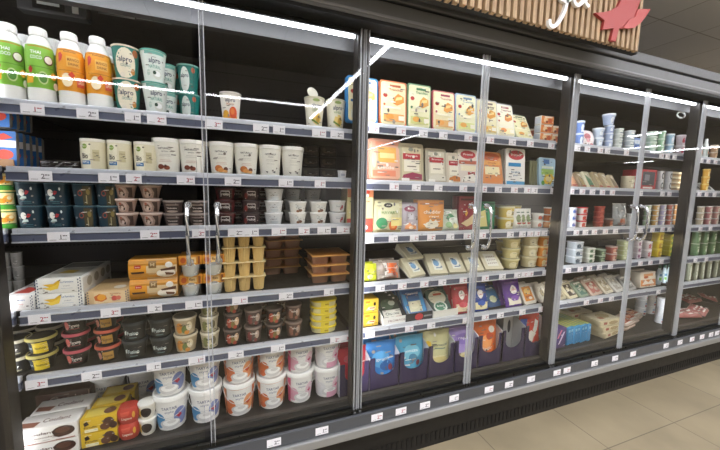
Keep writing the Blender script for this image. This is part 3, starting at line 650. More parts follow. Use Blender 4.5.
bw2 = wide(4, 36.5, .10, z); carton('berry_box', bw2, bh, .2, '#e9e6e2', [p_('#d0452f', (-.98, .2), (-.6, .15), (-.45, .35), (-.6, .62), (-.98, .6)), t_('#5a78a8', .12, .72, .17, 'La Fermiere', .6), t_('#c56a5a', .12, .45, .12, 'fraise', .4), r_('#d5c9c6', .1, .25, .6, .04)]+CHK(.86), [p_('#b8453a', (-.7, .2), (.4, .15), (.5, .5), (-.5, .6)), r_('#a9a7a2', 0, .8, 1.6, .2)], BR)
put('berry_box', 'yogurt_carton', 'white carton with red fruit left of the banana cartons', 'carton', (col_x(19, .10, z), .10, z+.001))
bw3 = wide(87, 129.5, .10, z); carton('mango_box', bw3, bh*.92, .2, '#d9b98c', [r_('#e3c79c', .1, .5, 1.5, .9), p_('#c9642a', (-.6, .3), (-.3, .18), (-.05, .35), (-.1, .65), (-.4, .8), (-.65, .6)), e_('#e9a23a', -.3, .52, .2, .24), t_('#a8563a', .35, .75, .15, 'Fermiere', .5), e_('#c8574a', .3, .4, .14, .2), e_('#d0705a', .5, .42, .12, .16)]+CHK(.92)+CHK(-.93), [r_('#c9a878', 0, .4, 1.6, .6), e_('#e9e2d4', .4, .25, .3, .12)], BR)
put('mango_box', 'yogurt_carton', 'tan carton with mango print right of the banana cartons', 'carton', (col_x(108.5, .10, z), .10, z+.001))
# gold octagonal dessert cartons
bw = wide(130, 178, .11, z); bh = tall(155, 19.5, .11, z)
g = G(); pr = [(-.0, .22), (.0, .80), (.12, 1), (.88, 1), (1, .8), (1, .22), (.88, 0), (.12, 0)]; D = .12
g.rings([[(s*bw/2, a*D, b*bh) for a, b in pr] for s in (-1, 1)], '#cf8f2f')
a = A(); art(a, lambda u, v, e: (u, -e if .22*bh <= v <= .8*bh else (-e+(.12*D)*((v/bh-.8)/.2 if v > .8*bh else (.22-v/bh)/.22)), v), bw/2, bh, [r_('#d8bd92', .36, .5, 1.28, .96), r_('#e29a2a', -.64, .5, .7, .96), r_('#8a6a3e', -.02, .74, .32, .34), t_('#e2c9a0', -.02, .74, .2, 'M', .18), r_('#c8402f', -.62, .66, .26, .16), t_('#f0e0d8', -.62, .66, .1, 'bon', .18), p_('#4a2c1a', (-.9, .42), (-.35, .42), (-.35, .34), (-.85, .32)), e_('#efe4d2', .55, .3, .4, .22), p_('#5b3620', (.3, .5), (.95, .62), (.95, .46), (.35, .42)), e_('#e9e4da', .68, .72, .16, .14), p_('#6b4226', (.5, .36), (.9, .3), (.85, .2), (.55, .22)), r_('#b09468', -.02, .3, .3, .05)], .001)
kind('gold_box', ('carton', g), ('printed_sleeve', a))
for j in range(2): put('gold_box', 'dessert_carton', f'{LV[2][j]}orange and beige octagonal dessert carton left of door handle', 'carton', (col_x(154.5, .11, z), .11, z+.001+j*(bh+.0006)), 0, 'octagonal dessert cartons')
# sleeves over foil capped pots
bw = wide(180, 204, .11, z)*.97; bh = tall(192, 19.5, .11, z)
g = G(); g.box(-bw/2, bw/2, -.002, .10, bh*.52, bh, '#d9922c', .003); a = A(); art(a, lambda u, v, e: (u, -.002-e, v+bh*.52), bw/2, bh*.48, [r_('#efc98a', .15, .5, .7, .6), t_('#7a4418', .1, .55, .4, 'flan', .5), e_('#b5541f', -.6, .5, .24, .3), r_('#8a4a1a', .75, .5, .2, .8)])
c = G()
for y in (.04,): c.rings([ring(bw*.38*r, zz*bh, 24) for r, zz in [(.8, 0), (.86, .05), (1.0, .40), (1.0, .52)]], mat('#cfd2d0', .25, .5)); 
e = G(); e.rings([[(x, y*.3-.002, zz+bh*.26) for x, zz, y in ring(bw*.34*r, yy, 24)] for r, yy in [(1.0, .0), (.96, -.012), (.6, -.018), (.2, -.02)]], mat('#d9dcda', .28, .7))
kind('flan_pack', ('sleeve', g, [('printed_sleeve', a)]), ('foil_cup', c), ('foil_face', e))
for i, px in enumerate([191.5, 214.5]):
    for j in range(2): put('flan_pack', 'flan_pack', f'{LV[2][j]}orange sleeve pack of silver cups, {["left","right"][i]} of the door edge', 'dessert pack', (col_x(px, .13, z), .13-.04*0, z+.001+j*(bh+.0006)), 0, 'orange sleeve packs of silver cups')
# custard packs of three fluted cups
pw = wide(223, 266.5, .12, z); ph = tall(244, 14.2, .12, z)
parts = [('lid_sheet', G().box(-pw/2, pw/2, -.035, .035, ph-.0025, ph, '#e3cf9c', .001))]
for i in range(3):
    rs = []
    for r, zz in [(.0295, 0), (.031, .004), (.0385, ph-.003)]:
        q = ring(1, zz, 64); k = pw/3*.5*.84/.0385
        rs.append([(x*r*k*(1+.05*cos(16*math.atan2(y, x))), y*r*k*(1+.05*cos(16*math.atan2(y, x))), zz) for x, y, _ in q])
    cg = G(); cg.rings(rs, mat('#d9b878', .35)); off = (i-1)*pw/3
    cg.v = [(x+off, y, zz) for x, y, zz in cg.v]; parts.append(('cup', cg))
kind('custard', *parts)
for j in range(4): put('custard', 'custard_pack', f'{LV[4][j]}pack of three pale custard cups, tall stack by door edge', 'dessert pack', (col_x(244.7, .14, z), .14, z+.001+j*(ph+.0008)), 0, 'custard cup packs')
# trays with orange film
tw = wide(303, 341, .14, z); th = tall(322, 9.2, .14, z)
g = G()
for i in (0, 1):
    for y in (0, 1): g.rings([[(x+(i-.5)*tw*.5, yy+(y-.5)*.105, zz) for x, yy, zz in ring(tw*.235*r, zq, 28, 4, 1, .1/tw*.95)] for r, zq in [(.8, 0), (.85, .004), (1, th-.004)]], mat('#a67c66', .25))
kind('mousse_tray', ('cups', g), ('film_lid', G().box(-tw*.5, tw*.5, -.107, .107, th-.004, th, '#dba45c', .001)), ('lid_print', A().box(-tw*.46, tw*.46, -.09, .09, th, th+.0006, '#b8762f')))
for j in range(3): put('mousse_tray', 'dessert_tray', f'{LV[3][j]}brown four-cup dessert tray with orange film, near the pillar', 'dessert pack', (col_x(325, .245, z), .215, z+.001+j*(th+.0007)), 0, 'brown dessert trays')
for j in range(5): put('mousse_tray', 'dessert_tray', f'{LV[5][j].strip()} shaded orange tray stacked at the back of the fourth shelf', 'dessert pack', (col_x(281, .42, z)+.004*(j % 2), .44, z+.001+j*(th+.0007)), .02*j, 'orange trays at the back')
w, h = dim(22, 13, 14, z, .3)
cup('milk_cup', w, h, .85, '#8e8c88', '#a6a4a0', '#9a9894', [r_('#7d7b78', 0, .5, .5, .5)])  # white cups deep in the case, their shade put into the grey colour
stack('milk_cup', 'yogurt_cup', 'yogurt cup', 'white cup painted shade-grey at the far left behind the cartons', [8, 20], 3, (0, 3), h, .33, w/2, group='white cups painted shade-grey at the far left')

# --- fifth shelf
z = Z(0, 4)
w, h = dim(43, 33, 16, z, .17)
YL = [r_('#e8cc30', .2, .5, 1.25, .8), r_('#22313a', -.62, .5, .5, .66), t_('#cfd8d8', -.62, .5, .3, 'hum', .36), t_('#4a3a10', .25, .5, .28, 'houmous', .8)]
cup('yellow_tub', w, h, .74, '#1c1a17', '#b3a75c', '#2a2722', YL, lip=.17, over=1.10, top=[('e', '#3a362c', 0, 0, .75, .75)])
cup('grey_tub', w, h, .74, '#1c1a17', '#a29c88', '#2a2722', [r_('#23211f', .1, .5, 1.6, .66), t_('#d8d8d0', .1, .56, .3, 'caviar', .9), r_('#8a8670', .1, .25, 1.2, .08)], lip=.17, over=1.10, top=[('e', '#33302a', 0, 0, .75, .75)])
cup('rose_tub', w*.95, h*1.02, .74, '#17100f', '#a84a55', '#3a1a1c', [e_('#d86a62', -.5, .55, .26, .32), t_('#e2dcd8', .2, .55, .3, 'Tarama', .9), r_('#8a4048', .2, .3, .9, .05)], lip=.17, over=1.10, top=[('e', '#5a2428', 0, 0, .75, .75)])
cup('gold_tub', w*.95, h*1.02, .74, '#17100f', '#b0533f', '#3a1a1c', [e_('#cf8a7a', -.6, .5, .22, .3), r_('#b3873a', .25, .5, 1.05, .62), t_('#40301a', .25, .5, .3, 'houmous', .8)], lip=.17, over=1.10, top=[('e', '#4a2a24', 0, 0, .75, .75)])
G5 = 'round dip tubs on the fifth shelf'
stack('grey_tub', 'dip_tub', 'dip tub', 'black dip tub with grey rim', [18], 2, (0, 4), h, .10, w/2, group=G5)
stack('yellow_tub', 'dip_tub', 'dip tub', 'black dip tub with yellow label', [43.5], 2, (0, 4), h, .10, w/2, group=G5)
stack('grey_tub', 'dip_tub', 'dip tub', 'black lidded dip tub behind the yellow label', [25.5, 53], 2, (0, 4), h, .11+w*1.05, w/2, group=G5)
stack('rose_tub', 'dip_tub', 'dip tub', 'black dip tub with pink rim', [78], 3, (0, 4), h*1.02, .10, w/2, group=G5)
stack('gold_tub', 'dip_tub', 'dip tub', 'black dip tub with orange label', [109], 3, (0, 4), h*1.02, .10, w/2, group=G5)
stack('rose_tub', 'dip_tub', 'dip tub', 'pink-rimmed dip tub in the row behind', [86, 113], 3, (0, 4), h*1.02, .11+w, w/2, group=G5)
w, h = dim(136, 26, 17.5, z, .16)
cup('black_tub', w, h, .82, '#16181a', '#2c3236', '#1c2022', [t_('#c3d0d0', 0, .5, .34, 'Fusion', 1.0), r_('#5a6e70', 0, .2, .7, .06), p_('#d8e2e0', (-.8, .6), (-.55, .7), (-.6, .4), (-.78, .35))], lip=.16, over=1.06, top=[('e', '#262b2e', 0, 0, .8, .8)])
stack('black_tub', 'dip_tub', 'dip tub', 'all black dip tub with pale lettering', [136, 162.5], 2, (0, 4), h, .10, w/2, group=G5)
stack('black_tub', 'dip_tub', 'dip tub', 'all black dip tub in the back row', [142, 166], 2, (0, 4), h, .11+w, w/2, group=G5)
w, h = dim(186, 24, 16.5, z, .16)
def pot(k, body, rim, lid, cols): cup(k, w, h, .82, body, rim, lid, [e_(cols[0], -.45, .5, .36, .36), e_(cols[1], .1, .4, .34, .28), e_(cols[2], .5, .6, .3, .3), t_(cols[3], .05, .72, .2, 'salade', .9), e_(cols[0], .25, .2, .22, .14)], lip=.12, over=1.05)
pot('beige_pot', '#b3a183', '#c9bda4', '#8c8374', ['#d08a3a', '#6e7a44', '#e2d3b0', '#3a3226'])
w, h = w*.86, h*.95
pot('cream_pot', '#b5ab90', '#d3cbb4', '#9a927e', ['#8a8a5a', '#cfc39c', '#6a6244', '#3a3424'])
pot('dark_pot', '#30221f', '#5d504b', '#4a3d38', ['#a0402f', '#7a6a3a', '#c9a98a', '#e2dcd0'])
pot('brown_pot', '#574038', '#7a675e', '#6b5a52', ['#8a5a4a', '#463027', '#a88a7a', '#d9cfc6'])
pot('wine_pot', '#4a3733', '#85756c', '#6e5f58', ['#7a3a38', '#5a4a44', '#b09a8c', '#ddd4cc'])
GP = 'salad pots on the fifth shelf'
stack('beige_pot', 'salad_pot', 'salad pot', 'beige pot with orange print', [186], 2, (0, 4), h/.95, .10, w/2, group=GP)
stack('cream_pot', 'salad_pot', 'salad pot', 'cream pot behind the door edge', [210], 3, (0, 4), h, .10, w/2, group=GP)
stack('dark_pot', 'salad_pot', 'salad pot', 'dark pot with red print', [233], 3, (0, 4), h, .10, w/2, group=GP)
stack('wine_pot', 'salad_pot', 'salad pot', 'brown pot with wine red print', [253.5], 2, (0, 4), h*1.1, .10, w/2, group=GP)
stack('dark_pot', 'salad_pot', 'salad pot', 'short dark pot third from the pillar', [274], 2, (0, 4), h*1.05, .10, w/2, group=GP)
stack('brown_pot', 'salad_pot', 'salad pot', 'taupe brown pot beside the yellow tins', [293.5], 2, (0, 4), h*1.15, .10, w/2, group=GP)
stack('brown_pot', 'salad_pot', 'salad pot', 'shaded brown pot in the back row', [262, 281], 3, (0, 4), h, .24, w/2, group=GP)
# yellow banded stack
w, h = dim(323, 26, 6.2, z, .15)
g = G(); g.rings([ring(w/2*r, zz, 36, 3, 1, .8) for r, zz in [(.86, 0), (.9, .002), (.95, h*.8)]], '#d9cf9a')
l = G(); l.rings([ring(w/2*r, zz, 36, 3, 1, .8) for r, zz in [(.97, h*.75), (1, h*.78), (1, h*.95), (.97, h)]], '#e3c92e')
a = A(); art(a, round_fn([(w/2*.9, 0), (w/2*.955, h*.8)], 3, 1, .8), w/2*.9, h*.8, [r_('#e8d23a', -.05, .5, .7, .95), r_('#b59a20', .1, .5, .3, .3)], .0012)
kind('yellow_tin', ('dish', g), ('lid', l), ('printed_band', a))
for j in range(5): put('yellow_tin', 'pate_dish', f'{LV[5][j]}flat yellow lidded dish, stack beside the pillar', 'dish', (col_x(323, .10+w*.4, z), .10+w*.4, z+.001+j*(h+.0005)), .04*(j % 3-1), 'yellow lidded dishes')
for j in range(5): put('yellow_tin', 'pate_dish', f'{LV[5][j]}flat yellow lidded dish in the back stack', 'dish', (col_x(322, .3, z), .30, z+.001+j*(h+.0005)), .05, 'yellow lidded dishes behind')

# --- bottom deck
z = Z(0, 5)
w, h = dim(172, 36, 33, z, .20)
def bucket(k, base, shapes):
    cup(k, w, h, .80, base, '#f0efec', '#d9d8d6', [], lip=.13, over=1.06)
    R = w/2/1.06; fn = round_fn([(R*.8, h*.02), (R, h*.87)]); a = A(); art(a, fn, R*1.15, h*.87, shapes)
    b = G(); b.tube([(R*1.07*cos(t*pi/12), -R*1.07*sin(t*pi/12)*.97-.002, h*.86-h*.42*sin(t*pi/12)) for t in range(13)], .0012, '#cfcfcf', 8)
    lid = KIND[k][1]; KIND[k] = [KIND[k][0], lid, ('bail_handle', b.mesh('bail_handle'), []), ('printed_label', a.mesh('printed_label'), [])]
def swirl(c1, c2, c3): return [r_('#ebe9e6', 0, .5, 1.7, .96), t_('#6a6f88', 0, .78, .13, 'TARTAR', .8), t_('#8f93a8', 0, .66, .10, 'style', .45), e_(c1, -.55, .36, .34, .26), e_(c2, .55, .45, .34, .3), e_('#d4d2d2', .02, .25, .5, .17), e_('#f6f5f4', .06, .29, .4, .11), e_('#d9d7d6', .1, .33, .22, .06), p_(c3, (.3, .5), (.48, .58), (.62, .48), (.45, .4))]
bucket('blue_bucket', '#e6e5e6', swirl('#4a8ec0', '#7a86b8', '#b5364a'))
bucket('orange_bucket', '#d98a5c', swirl('#d4703a', '#e39a68', '#c8502a')+[e_('#c8602f', -.6, .18, .2, .1), r_('#d27a4a', .93, .5, .2, .96), r_('#d27a4a', -.93, .5, .2, .96)])
bucket('pink_bucket', '#e8e0e4', swirl('#d9a0b4', '#e3c3d0', '#c83a70')+[r_('#c9507f', -.85, .5, .26, .96)])
bucket('rose_bucket', '#e8e0e4', swirl('#e0dfe2', '#e9c3d2', '#cf4a7e')+[r_('#e2a6bd', .4, .14, 1.1, .22)])
BG = 'large white sauce buckets on the bottom deck'
for k, xs, d in (('blue_bucket', [172.5, 206.5], 'white bucket with blue print'), ('orange_bucket', [240, 271.5], 'white-lidded bucket with orange print'), ('pink_bucket', [299.5], 'white bucket with deep pink stripe'), ('rose_bucket', [326], 'white bucket with pale pink print')):
    stack(k, 'sauce_bucket', 'bucket', d, xs, 2, (0, 5), h*.985, .10, w/2, group=BG)
    if k == 'blue_bucket': stack('blue_bucket', 'sauce_bucket', 'bucket', 'shaded grey bucket in the back row', [110, 146], 2, (0, 5), h*.9, .36, w/2, group='buckets behind')
    elif k != 'rose_bucket': stack(k, 'sauce_bucket', 'bucket', d+' in the back row', [x+8 for x in xs], 2, (0, 5), h*.985, .12+w, w/2, group='buckets behind')
# chocolate dessert cartons
CD = .098
X0, X1 = at(14, 435, .12).x, at(79, 430, .12).x; bw = X1-X0; bh = .066
CF = [r_('#efebe6', 0, .5, 1.92, .94), t_('#5a3c30', -.2, .62, .24, 'Coulant', .9), t_('#7a5a4c', -.1, .36, .16, 'chocolat', .7), e_('#3a2119', .55, .56, .36, .34), e_('#5e3a2c', .52, .62, .24, .18), p_('#4a2a20', (.2, .35), (.4, .2), (.7, .25), (.85, .38), (.5, .45)), p_('#a86a58', (-.95, .12), (-.2, .06), (.9, .1), (.9, .03), (-.95, .03)), e_('#5a3226', -.85, .22, .06, .06)]
CT = [r_('#e6e0da', 0, .5, 1.8, .8), t_('#6a4a3e', .2, .45, .35, 'Coulant', .9), p_('#8a5a48', (-.9, .2), (-.4, .1), (-.3, .4), (-.9, .5))]
carton('choco_box', bw, bh, CD, '#ebe6e0', CF, CT, [r_('#cfc8c2', 0, .5, 1.6, .8)])
for i in range(2):
    for j in range(2): put('choco_box', 'dessert_carton', f'{LV[2][j]}white chocolate dessert carton, {ORD[i]} row from the front, deck corner', 'carton', ((X0+X1)/2+.006*i, .11+i*(CD+.004), z+.001+j*(bh+.001)), .02, 'white chocolate cartons')
carton('dark_box', bw, .15, .1, '#3a2722', [r_('#4a332c', 0, .5, 1.9, .94), t_('#b5a69c', .1, .8, .2, 'Chocolat', 1.2), r_('#8a7468', .92, .5, .04, .9)])
put('dark_box', 'dessert_carton', 'dark brown carton with pale script behind the white chocolate cartons', 'carton', ((X0+X1)/2-.03, .33, z+.001), .02)
X0, X1 = at(80, 430, .12).x, at(117, 425, .12).x; bw = X1-X0; bh = .063
YF_ = [r_('#d9b42a', 0, .5, 1.9, .94), t_('#4a3214', -.45, .4, .18, 'Profit', .7), p_('#2c1a12', (-.8, .75), (-.6, .85), (-.5, .6), (-.75, .5)), e_('#4a2a1c', .55, .62, .3, .28), e_('#5e3826', .35, .3, .28, .26), e_('#3a2016', .8, .3, .22, .24), r_('#efe6c0', -.4, .18, .7, .2)]
carton('yellow_box', bw, bh, .075, '#d4ae2c', YF_, [r_('#e0c65a', -.2, .5, 1.2, .7), e_('#6a4630', .5, .5, .35, .3)], [r_('#b8942a', 0, .5, 1.6, .8)])
for i in range(3):
    for j in range(2): put('yellow_box', 'dessert_carton', f'{LV[2][j]}yellow profiterole carton, {ORD[i]} row from the front', 'carton', ((X0+X1)/2+.012*i, .12+i*.08, z+.001+j*(bh+.001)), .02, 'yellow profiterole cartons')
# red wrapped twin pots
pw = at(157, 415, .12).x-at(118, 420, .12).x; ph = .072
g = G(); g.rings([[(x-pw*.22, y, zz) for x, y, zz in ring(pw*.28*r, zq, 28, 2.6, 1, .9)] for r, zq in [(.8, 0), (1.0, ph*.3), (1.02, ph*.75), (.8, ph)]], '#b5392c')
g.rings([[(x+pw*.26, y, zz) for x, y, zz in ring(pw*.24*r, zq, 28)] for r, zq in [(.75, 0), (.8, .004), (1, ph*.92)]], '#e4e0d6')
a = A(); fn = round_fn([(pw*.28*.8, 0), (pw*.28, ph*.3), (pw*.28*1.02, ph*.75), (pw*.28*.8, ph)], 2.6, 1, .9)
art(a, lambda u, v, e: (fn(u, v, e)[0]-pw*.22, fn(u, v, e)[1], v), pw*.26, ph, [p_('#c9523f', (-.7, .8), (.3, .85), (.2, .6), (-.5, .55)), t_('#efd9c9', 0, .42, .2, 'Liegeois', 1.0), e_('#d9a23a', .75, .6, .2, .2)])
f2 = round_fn([(pw*.24*.8, 0), (pw*.24, ph*.92)]); art(a, lambda u, v, e: (f2(u, v, e)[0]+pw*.26, f2(u, v, e)[1], v), pw*.24, ph, [e_('#2f2622', 0, .52, .62, .32), r_('#d8b23a', -.75, .5, .3, .6)])
kind('twin_pot', ('pots', g), ('lid', G().rings([[(x+pw*.26, y, zz) for x, y, zz in ring(pw*.25, zq, 28)] for zq in (ph*.92, ph)], '#efece4')), ('printed_label', a))
for j in range(2): put('twin_pot', 'dessert_pack', f'{LV[2][j]}red wrapped twin dessert pack beside the yellow cartons', 'dessert pack', (col_x(138, .14, z+.05), .145, z+.001+j*(ph+.001)), 0, 'red twin dessert packs')
# ================================================================== goods: middle bay
def front_row(k, name, cat, desc, px, bs, Y, rx=0, rz=0, n=1, gap=.028, group=None, dz=.001, words=('', ' behind it', ' further behind')):
    b, s = bs; z = Z(b, s); X = col_x(px, Y, z+.05)
    for i in range(n):
        d = desc if i == 0 else f'{["second", "third", "fourth", "fifth"][i-1]} in line behind front {desc}'
        put(k, name, d, cat, (X, Y+i*gap, z+dz), rz, group or f'{desc}', rx)
def size(x0, x1, hpx, bs, Y=.11): z = Z(*bs); return wide(x0, x1, Y, z+.05), tall((x0+x1)/2, hpx, Y, z)
# --- top shelf: sliced cheese packs standing up
def cheese_pack(k, x0, x1, hpx, bs, edge, tone, pic, ink, low, extra=()):
    w, h = size(x0, x1, hpx, bs)
    slab(k, w, h, .018, edge, [r_(ink, .1, .88, .8, .05), t_(ink, .15, .80, .07, 'Tranches', 1.0), e_('#b5342c', -.62, .66, .16, .045), p_(pic, (-.05, .5), (.25, .46), (.75, .54), (.72, .66), (.3, .72), (.0, .62)), p_('#f3d48a', (.1, .56), (.6, .6), (.62, .66), (.2, .64)),
         r_('#f3ecd0', -.1, .40, 1.2, .05), r_(low, 0, .18, 1.5, .17), e_(pic, -.3, .2, .3, .06), r_('#efe8d8', .55, .18, .4, .1), e_(ink, -.7, .46, .08, .03)]+list(extra), p=8, inner=tone)
Bz = (1, 0); CP = 'sliced cheese pack'
for k, x0, x1, hp, e, tone, pic, ink, low, rx, rz, d, n in [
    ('blue_slices', 347, 378.5, 47, '#2f86c8', '#e9e2b8', '#e9b25a', '#3a6aa0', '#dfe6d8', -.05, 0, 'blue edged sliced cheese pack behind the pillar', 2),
    ('orange_slices', 380, 407, 46, '#e0764a', '#efe2b4', '#e8943c', '#c8663a', '#e8a860', -.06, 0, 'orange edged sliced cheese pack', 2),
    ('green_slices', 407.5, 431, 45, '#6a9a72', '#e9e6bc', '#e2a44a', '#4a8a5a', '#cfd08a', -.05, 0, 'green edged sliced cheese pack', 2),
    ('red_slices', 432.5, 455.5, 41, '#c8606a', '#eee3b8', '#e8a04a', '#a8405a', '#e2b070', -.08, .02, 'red edged sliced cheese pack', 2),
    ('pale_slices', 455.5, 477, 40, '#9ab8d4', '#e9e6c0', '#e6a850', '#7a98b4', '#d4d890', -.08, .03, 'pale blue edged sliced cheese pack', 2),
    ('grey_slices', 477, 498.5, 37, '#b5b4bc', '#e6ddb4', '#dc9a3c', '#6a5a5a', '#e4c476', -.12, 0, 'grey edged sliced cheese pack behind the door edge', 2),
    ('white_slices', 497, 517, 36, '#d9d6d4', '#f0ead2', '#e08a3a', '#a83a3a', '#efe2b0', -.22, .06, 'white sliced cheese pack with red top corner', 2),
    ('leaning_slices', 516, 536, 30, '#a8b09a', '#e9e2b4', '#e0963a', '#6a7a5a', '#e6dca0', -.45, .10, 'greenish sliced cheese pack leaning far back', 2)]:
    cheese_pack(k, x0, x1, hp, Bz, e, tone, pic, ink, low); front_row(k, 'cheese_pack', CP, d, (x0+x1)/2, Bz, .105, rx, rz, n, .026)
w, h = size(541, 553, 8.4, Bz); carton('cube_box', w, h, .05, '#e6e2da', [r_('#e08a4a', 0, .5, 1.9, .92), e_('#f0d0a0', -.3, .5, .3, .3), e_('#c85a34', .4, .45, .3, .25), e_('#8a3a24', -.1, .3, .2, .14), r_('#f2e6d0', .1, .85, 1.2, .14)], [], [r_('#d9d9de', 0, .5, 1.7, .8)], [r_('#cfd3da', 0, .5, 1.7, .8)])
for i, px in enumerate([547, 556]):
    for j in range(3 if i == 0 else 2): put('cube_box', 'cheese_box', f'{LV[3 if i == 0 else 2][j]}small orange cheese cube box, {["stack beside greenish pack", "end stack by pillar"][i]}, top shelf', 'cheese box', (col_x(px-.5, .11, Z(1, 0)+.05), .11, Z(1, 0)+.001+j*(h+.0006)), -.05, 'orange cheese cube boxes')
for j in range(2): put('cube_box', 'cheese_box', f'{LV[2][j]}small cheese cube box turned grey side out, back row', 'cheese box', (col_x(532, .24, Z(1, 0)+.05), .26, Z(1, 0)+.001+j*(h+.0006)), -1.0, 'turned cheese cube boxes')
# --- second shelf
Bz = (1, 1); RED_ = '#b8303a'
w, h = size(369, 402, 43, Bz); slab('peach_slices', w, h, .02, '#e2a58c', [r_('#f0b45a', .1, .62, 1.1, .36), r_('#f6dc9a', .1, .6, .9, .12), t_('#fbeee0', 0, .32, .1, 'Dinde', 1.0), r_('#e38a6a', -.1, .18, 1.4, .14), r_('#e89a7a', .1, .88, 1.4, .08), e_('#f4d0b4', -.7, .5, .14, .2)], p=7, inner='#e8b296')
front_row('peach_slices', 'meat_pack', 'sliced meat pack', 'peach coloured sliced meat pack beside the pillar', 386, Bz, .105, -.12, .02, 3)
def fp(k, x0, x1, hpx, base, win, band, low, txt, extra=()):
    w, h = size(x0, x1, hpx, Bz); slab(k, w, h, .018, base, [r_(win, .05, .5, 1.5, .8), e_('#8a8a7a', 0, .84, .2, .05), r_(band, .05, .66, 1.35, .15), t_('#f3e4dc', .05, .68, .07, txt, .9), r_('#efe8d6', .05, .42, 1.2, .3), r_('#8a8070', .05, .40, .7, .03), p_(low, (-.75, .06), (.85, .06), (.85, .2), (.1, .25), (-.6, .18)), r_('#f0ece4', -.45, .06, .6, .07)]+list(extra), p=8)
fp('maroon_slices', 398.5, 424, 39, '#b9ae90', '#cfc4a0', RED_, '#94284a', 'Paysan'); fp('cream_slices', 426, 447, 35, '#b4ac98', '#d6cfba', RED_, '#dcd6c6', 'Breton')
front_row('maroon_slices', 'cheese_pack', CP, 'beige cheese pack with red band and maroon foot', 411.5, Bz, .105, -.1, 0, 3)
front_row('cream_slices', 'cheese_pack', CP, 'beige cheese pack with red band and pale foot', 437, Bz, .105, -.14, 0, 3)
fp('small_slices', 447, 461.5, 31, '#cfc3ae', '#ddd4c0', RED_, '#c87a3a', 'Mini'); front_row('small_slices', 'cheese_pack', CP, 'narrow cheese pack with red band and orange foot', 454.5, Bz, .105, -.14, 0, 2)
w, h = size(459, 479, 35, Bz); slab('emm_slices', w, h, .018, '#e2d6cc', [e_(RED_, 0, .84, .75, .12), t_('#f4e2da', 0, .85, .08, 'Presid', .9), r_('#c8705a', 0, .62, 1.8, .1), r_('#f0e6c8', 0, .45, 1.5, .16), r_('#b8383a', .3, .3, .7, .08), p_('#f0ebe0', (-.7, .08), (.8, .08), (.5, .3), (-.4, .22))], p=6)
front_row('emm_slices', 'cheese_pack', CP, 'white cheese pack with red oval left of the door edge', 469, Bz, .105, -.12, 0, 2)
w, h = size(483.5, 505, 34, Bz); slab('gouda_slices', w, h, .018, '#d9905a', [e_('#c8603a', 0, .84, .8, .12), r_('#e6a85a', 0, .66, 1.6, .12), r_('#f0e4b8', 0, .42, 1.4, .24), r_('#e08a4a', 0, .14, 1.6, .14), t_('#a8502a', 0, .66, .07, 'Gouda', .8)], p=6)
front_row('gouda_slices', 'cheese_pack', CP, 'orange sliced cheese pack right of the door edge', 494, Bz, .105, -.2, .04, 2)
w, h = size(506.5, 525.5, 37, Bz); slab('pres_slices', w, h, .02, '#efece6', [e_('#b82e3a', .05, .82, .8, .13), t_('#f6e6e2', .05, .83, .08, 'Primeur', 1.1), r_('#2f8ac0', -.1, .56, 1.3, .1), t_('#3a6a90', 0, .36, .08, 'brebis', .9), t_('#3a6a90', 0, .28, .07, 'pur', .5), r_('#4a9ac8', 0, .06, 1.9, .1)], p=9)
front_row('pres_slices', 'cheese_pack', CP, 'tall white cheese pack with red oval and blue stripe', 516, Bz, .105, -.08, 0, 2, .03)
put('pres_slices', 'cheese_pack', 'white cheese pack half hidden left of tall blue striped pack', CP, (col_x(509, .17, Z(*Bz)), .175, Z(*Bz)+.001), .2, None, -.15)
w, h = size(539.5, 557, 29, Bz); slab('fondue_slices', w, h, .02, '#a9c8d8', [r_('#3a72b0', -.1, .86, .7, .16), r_('#a8cc6a', 0, .5, 1.5, .2), p_('#f0c83a', (-.6, .1), (.3, .06), (.8, .3), (.5, .44), (-.3, .4)), e_('#f6e2a0', .1, .26, .4, .1), e_('#5a9a4a', -.6, .12, .2, .08), r_('#e6ecd8', 0, .66, 1.4, .08)], p=8)
front_row('fondue_slices', 'cheese_pack', CP, 'blue and yellow cheese pack at right end of second shelf', 548.5, Bz, .105, -.12, .05, 1)
w, h = size(528, 544, 26, Bz); slab('edge_slices', w, h, .012, '#8a8a68', [r_('#b0a878', 0, .5, 1.4, .8)], p=9)
for i in range(5): put('edge_slices', 'cheese_pack', f'{ORD[i]} of five green packs filed edge-on, second shelf', CP, (col_x(526.5+2.9*i, .19, Z(*Bz)), .19, Z(*Bz)+.001), 1.15, 'green packs filed edge-on', -.05)
# --- third shelf
Bz = (1, 2); z = Z(*Bz)
w, h = size(347, 373.5, 46, Bz); carton('red_box', w, h, .05, '#e9d9a8', [r_('#e25a4a', 0, .17, 1.95, .3), r_('#efe0a4', 0, .55, 1.9, .46), r_('#e08a5a', 0, .88, 1.95, .2), e_('#f4ead0', .3, .92, .3, .06), e_('#d8452f', .5, .9, .2, .05), t_('#c8402f', .2, .7, .06, 'raclette', 1.0), e_('#f2eaf0', .4, .12, .2, .05)])
front_row('red_box', 'cheese_box', 'cheese box', 'tall red and yellow cheese box behind the pillar', 360, Bz, .12, 0, 0, 2, .055)
w, h = size(374, 402.5, 33, Bz); pouch('grated_pouch', w, h, .022, '#cfc79a', [r_('#d9d6b0', 0, .5, 1.5, .8), e_('#2a2a24', -.05, .82, .3, .07), t_('#e6e2d0', -.05, .82, .06, 'Aria', .3), t_('#7a9a5a', .05, .60, .13, 'HAVARTI', 1.1), e_('#3a8a5a', -.5, .28, .36, .17), e_('#d8662a', .25, .2, .3, .16), e_('#e89a4a', .25, .2, .16, .08), r_('#e9d88a', .5, .32, .8, .25), r_('#b0a070', 0, .04, 1.6, .05)], '#8a8468', .35, 3, wr=.002)
front_row('grated_pouch', 'cheese_pouch', 'cheese pouch', 'beige green cheese pouch with orange and green spots', 388, Bz, .125, -.05, 0, 2, .05)
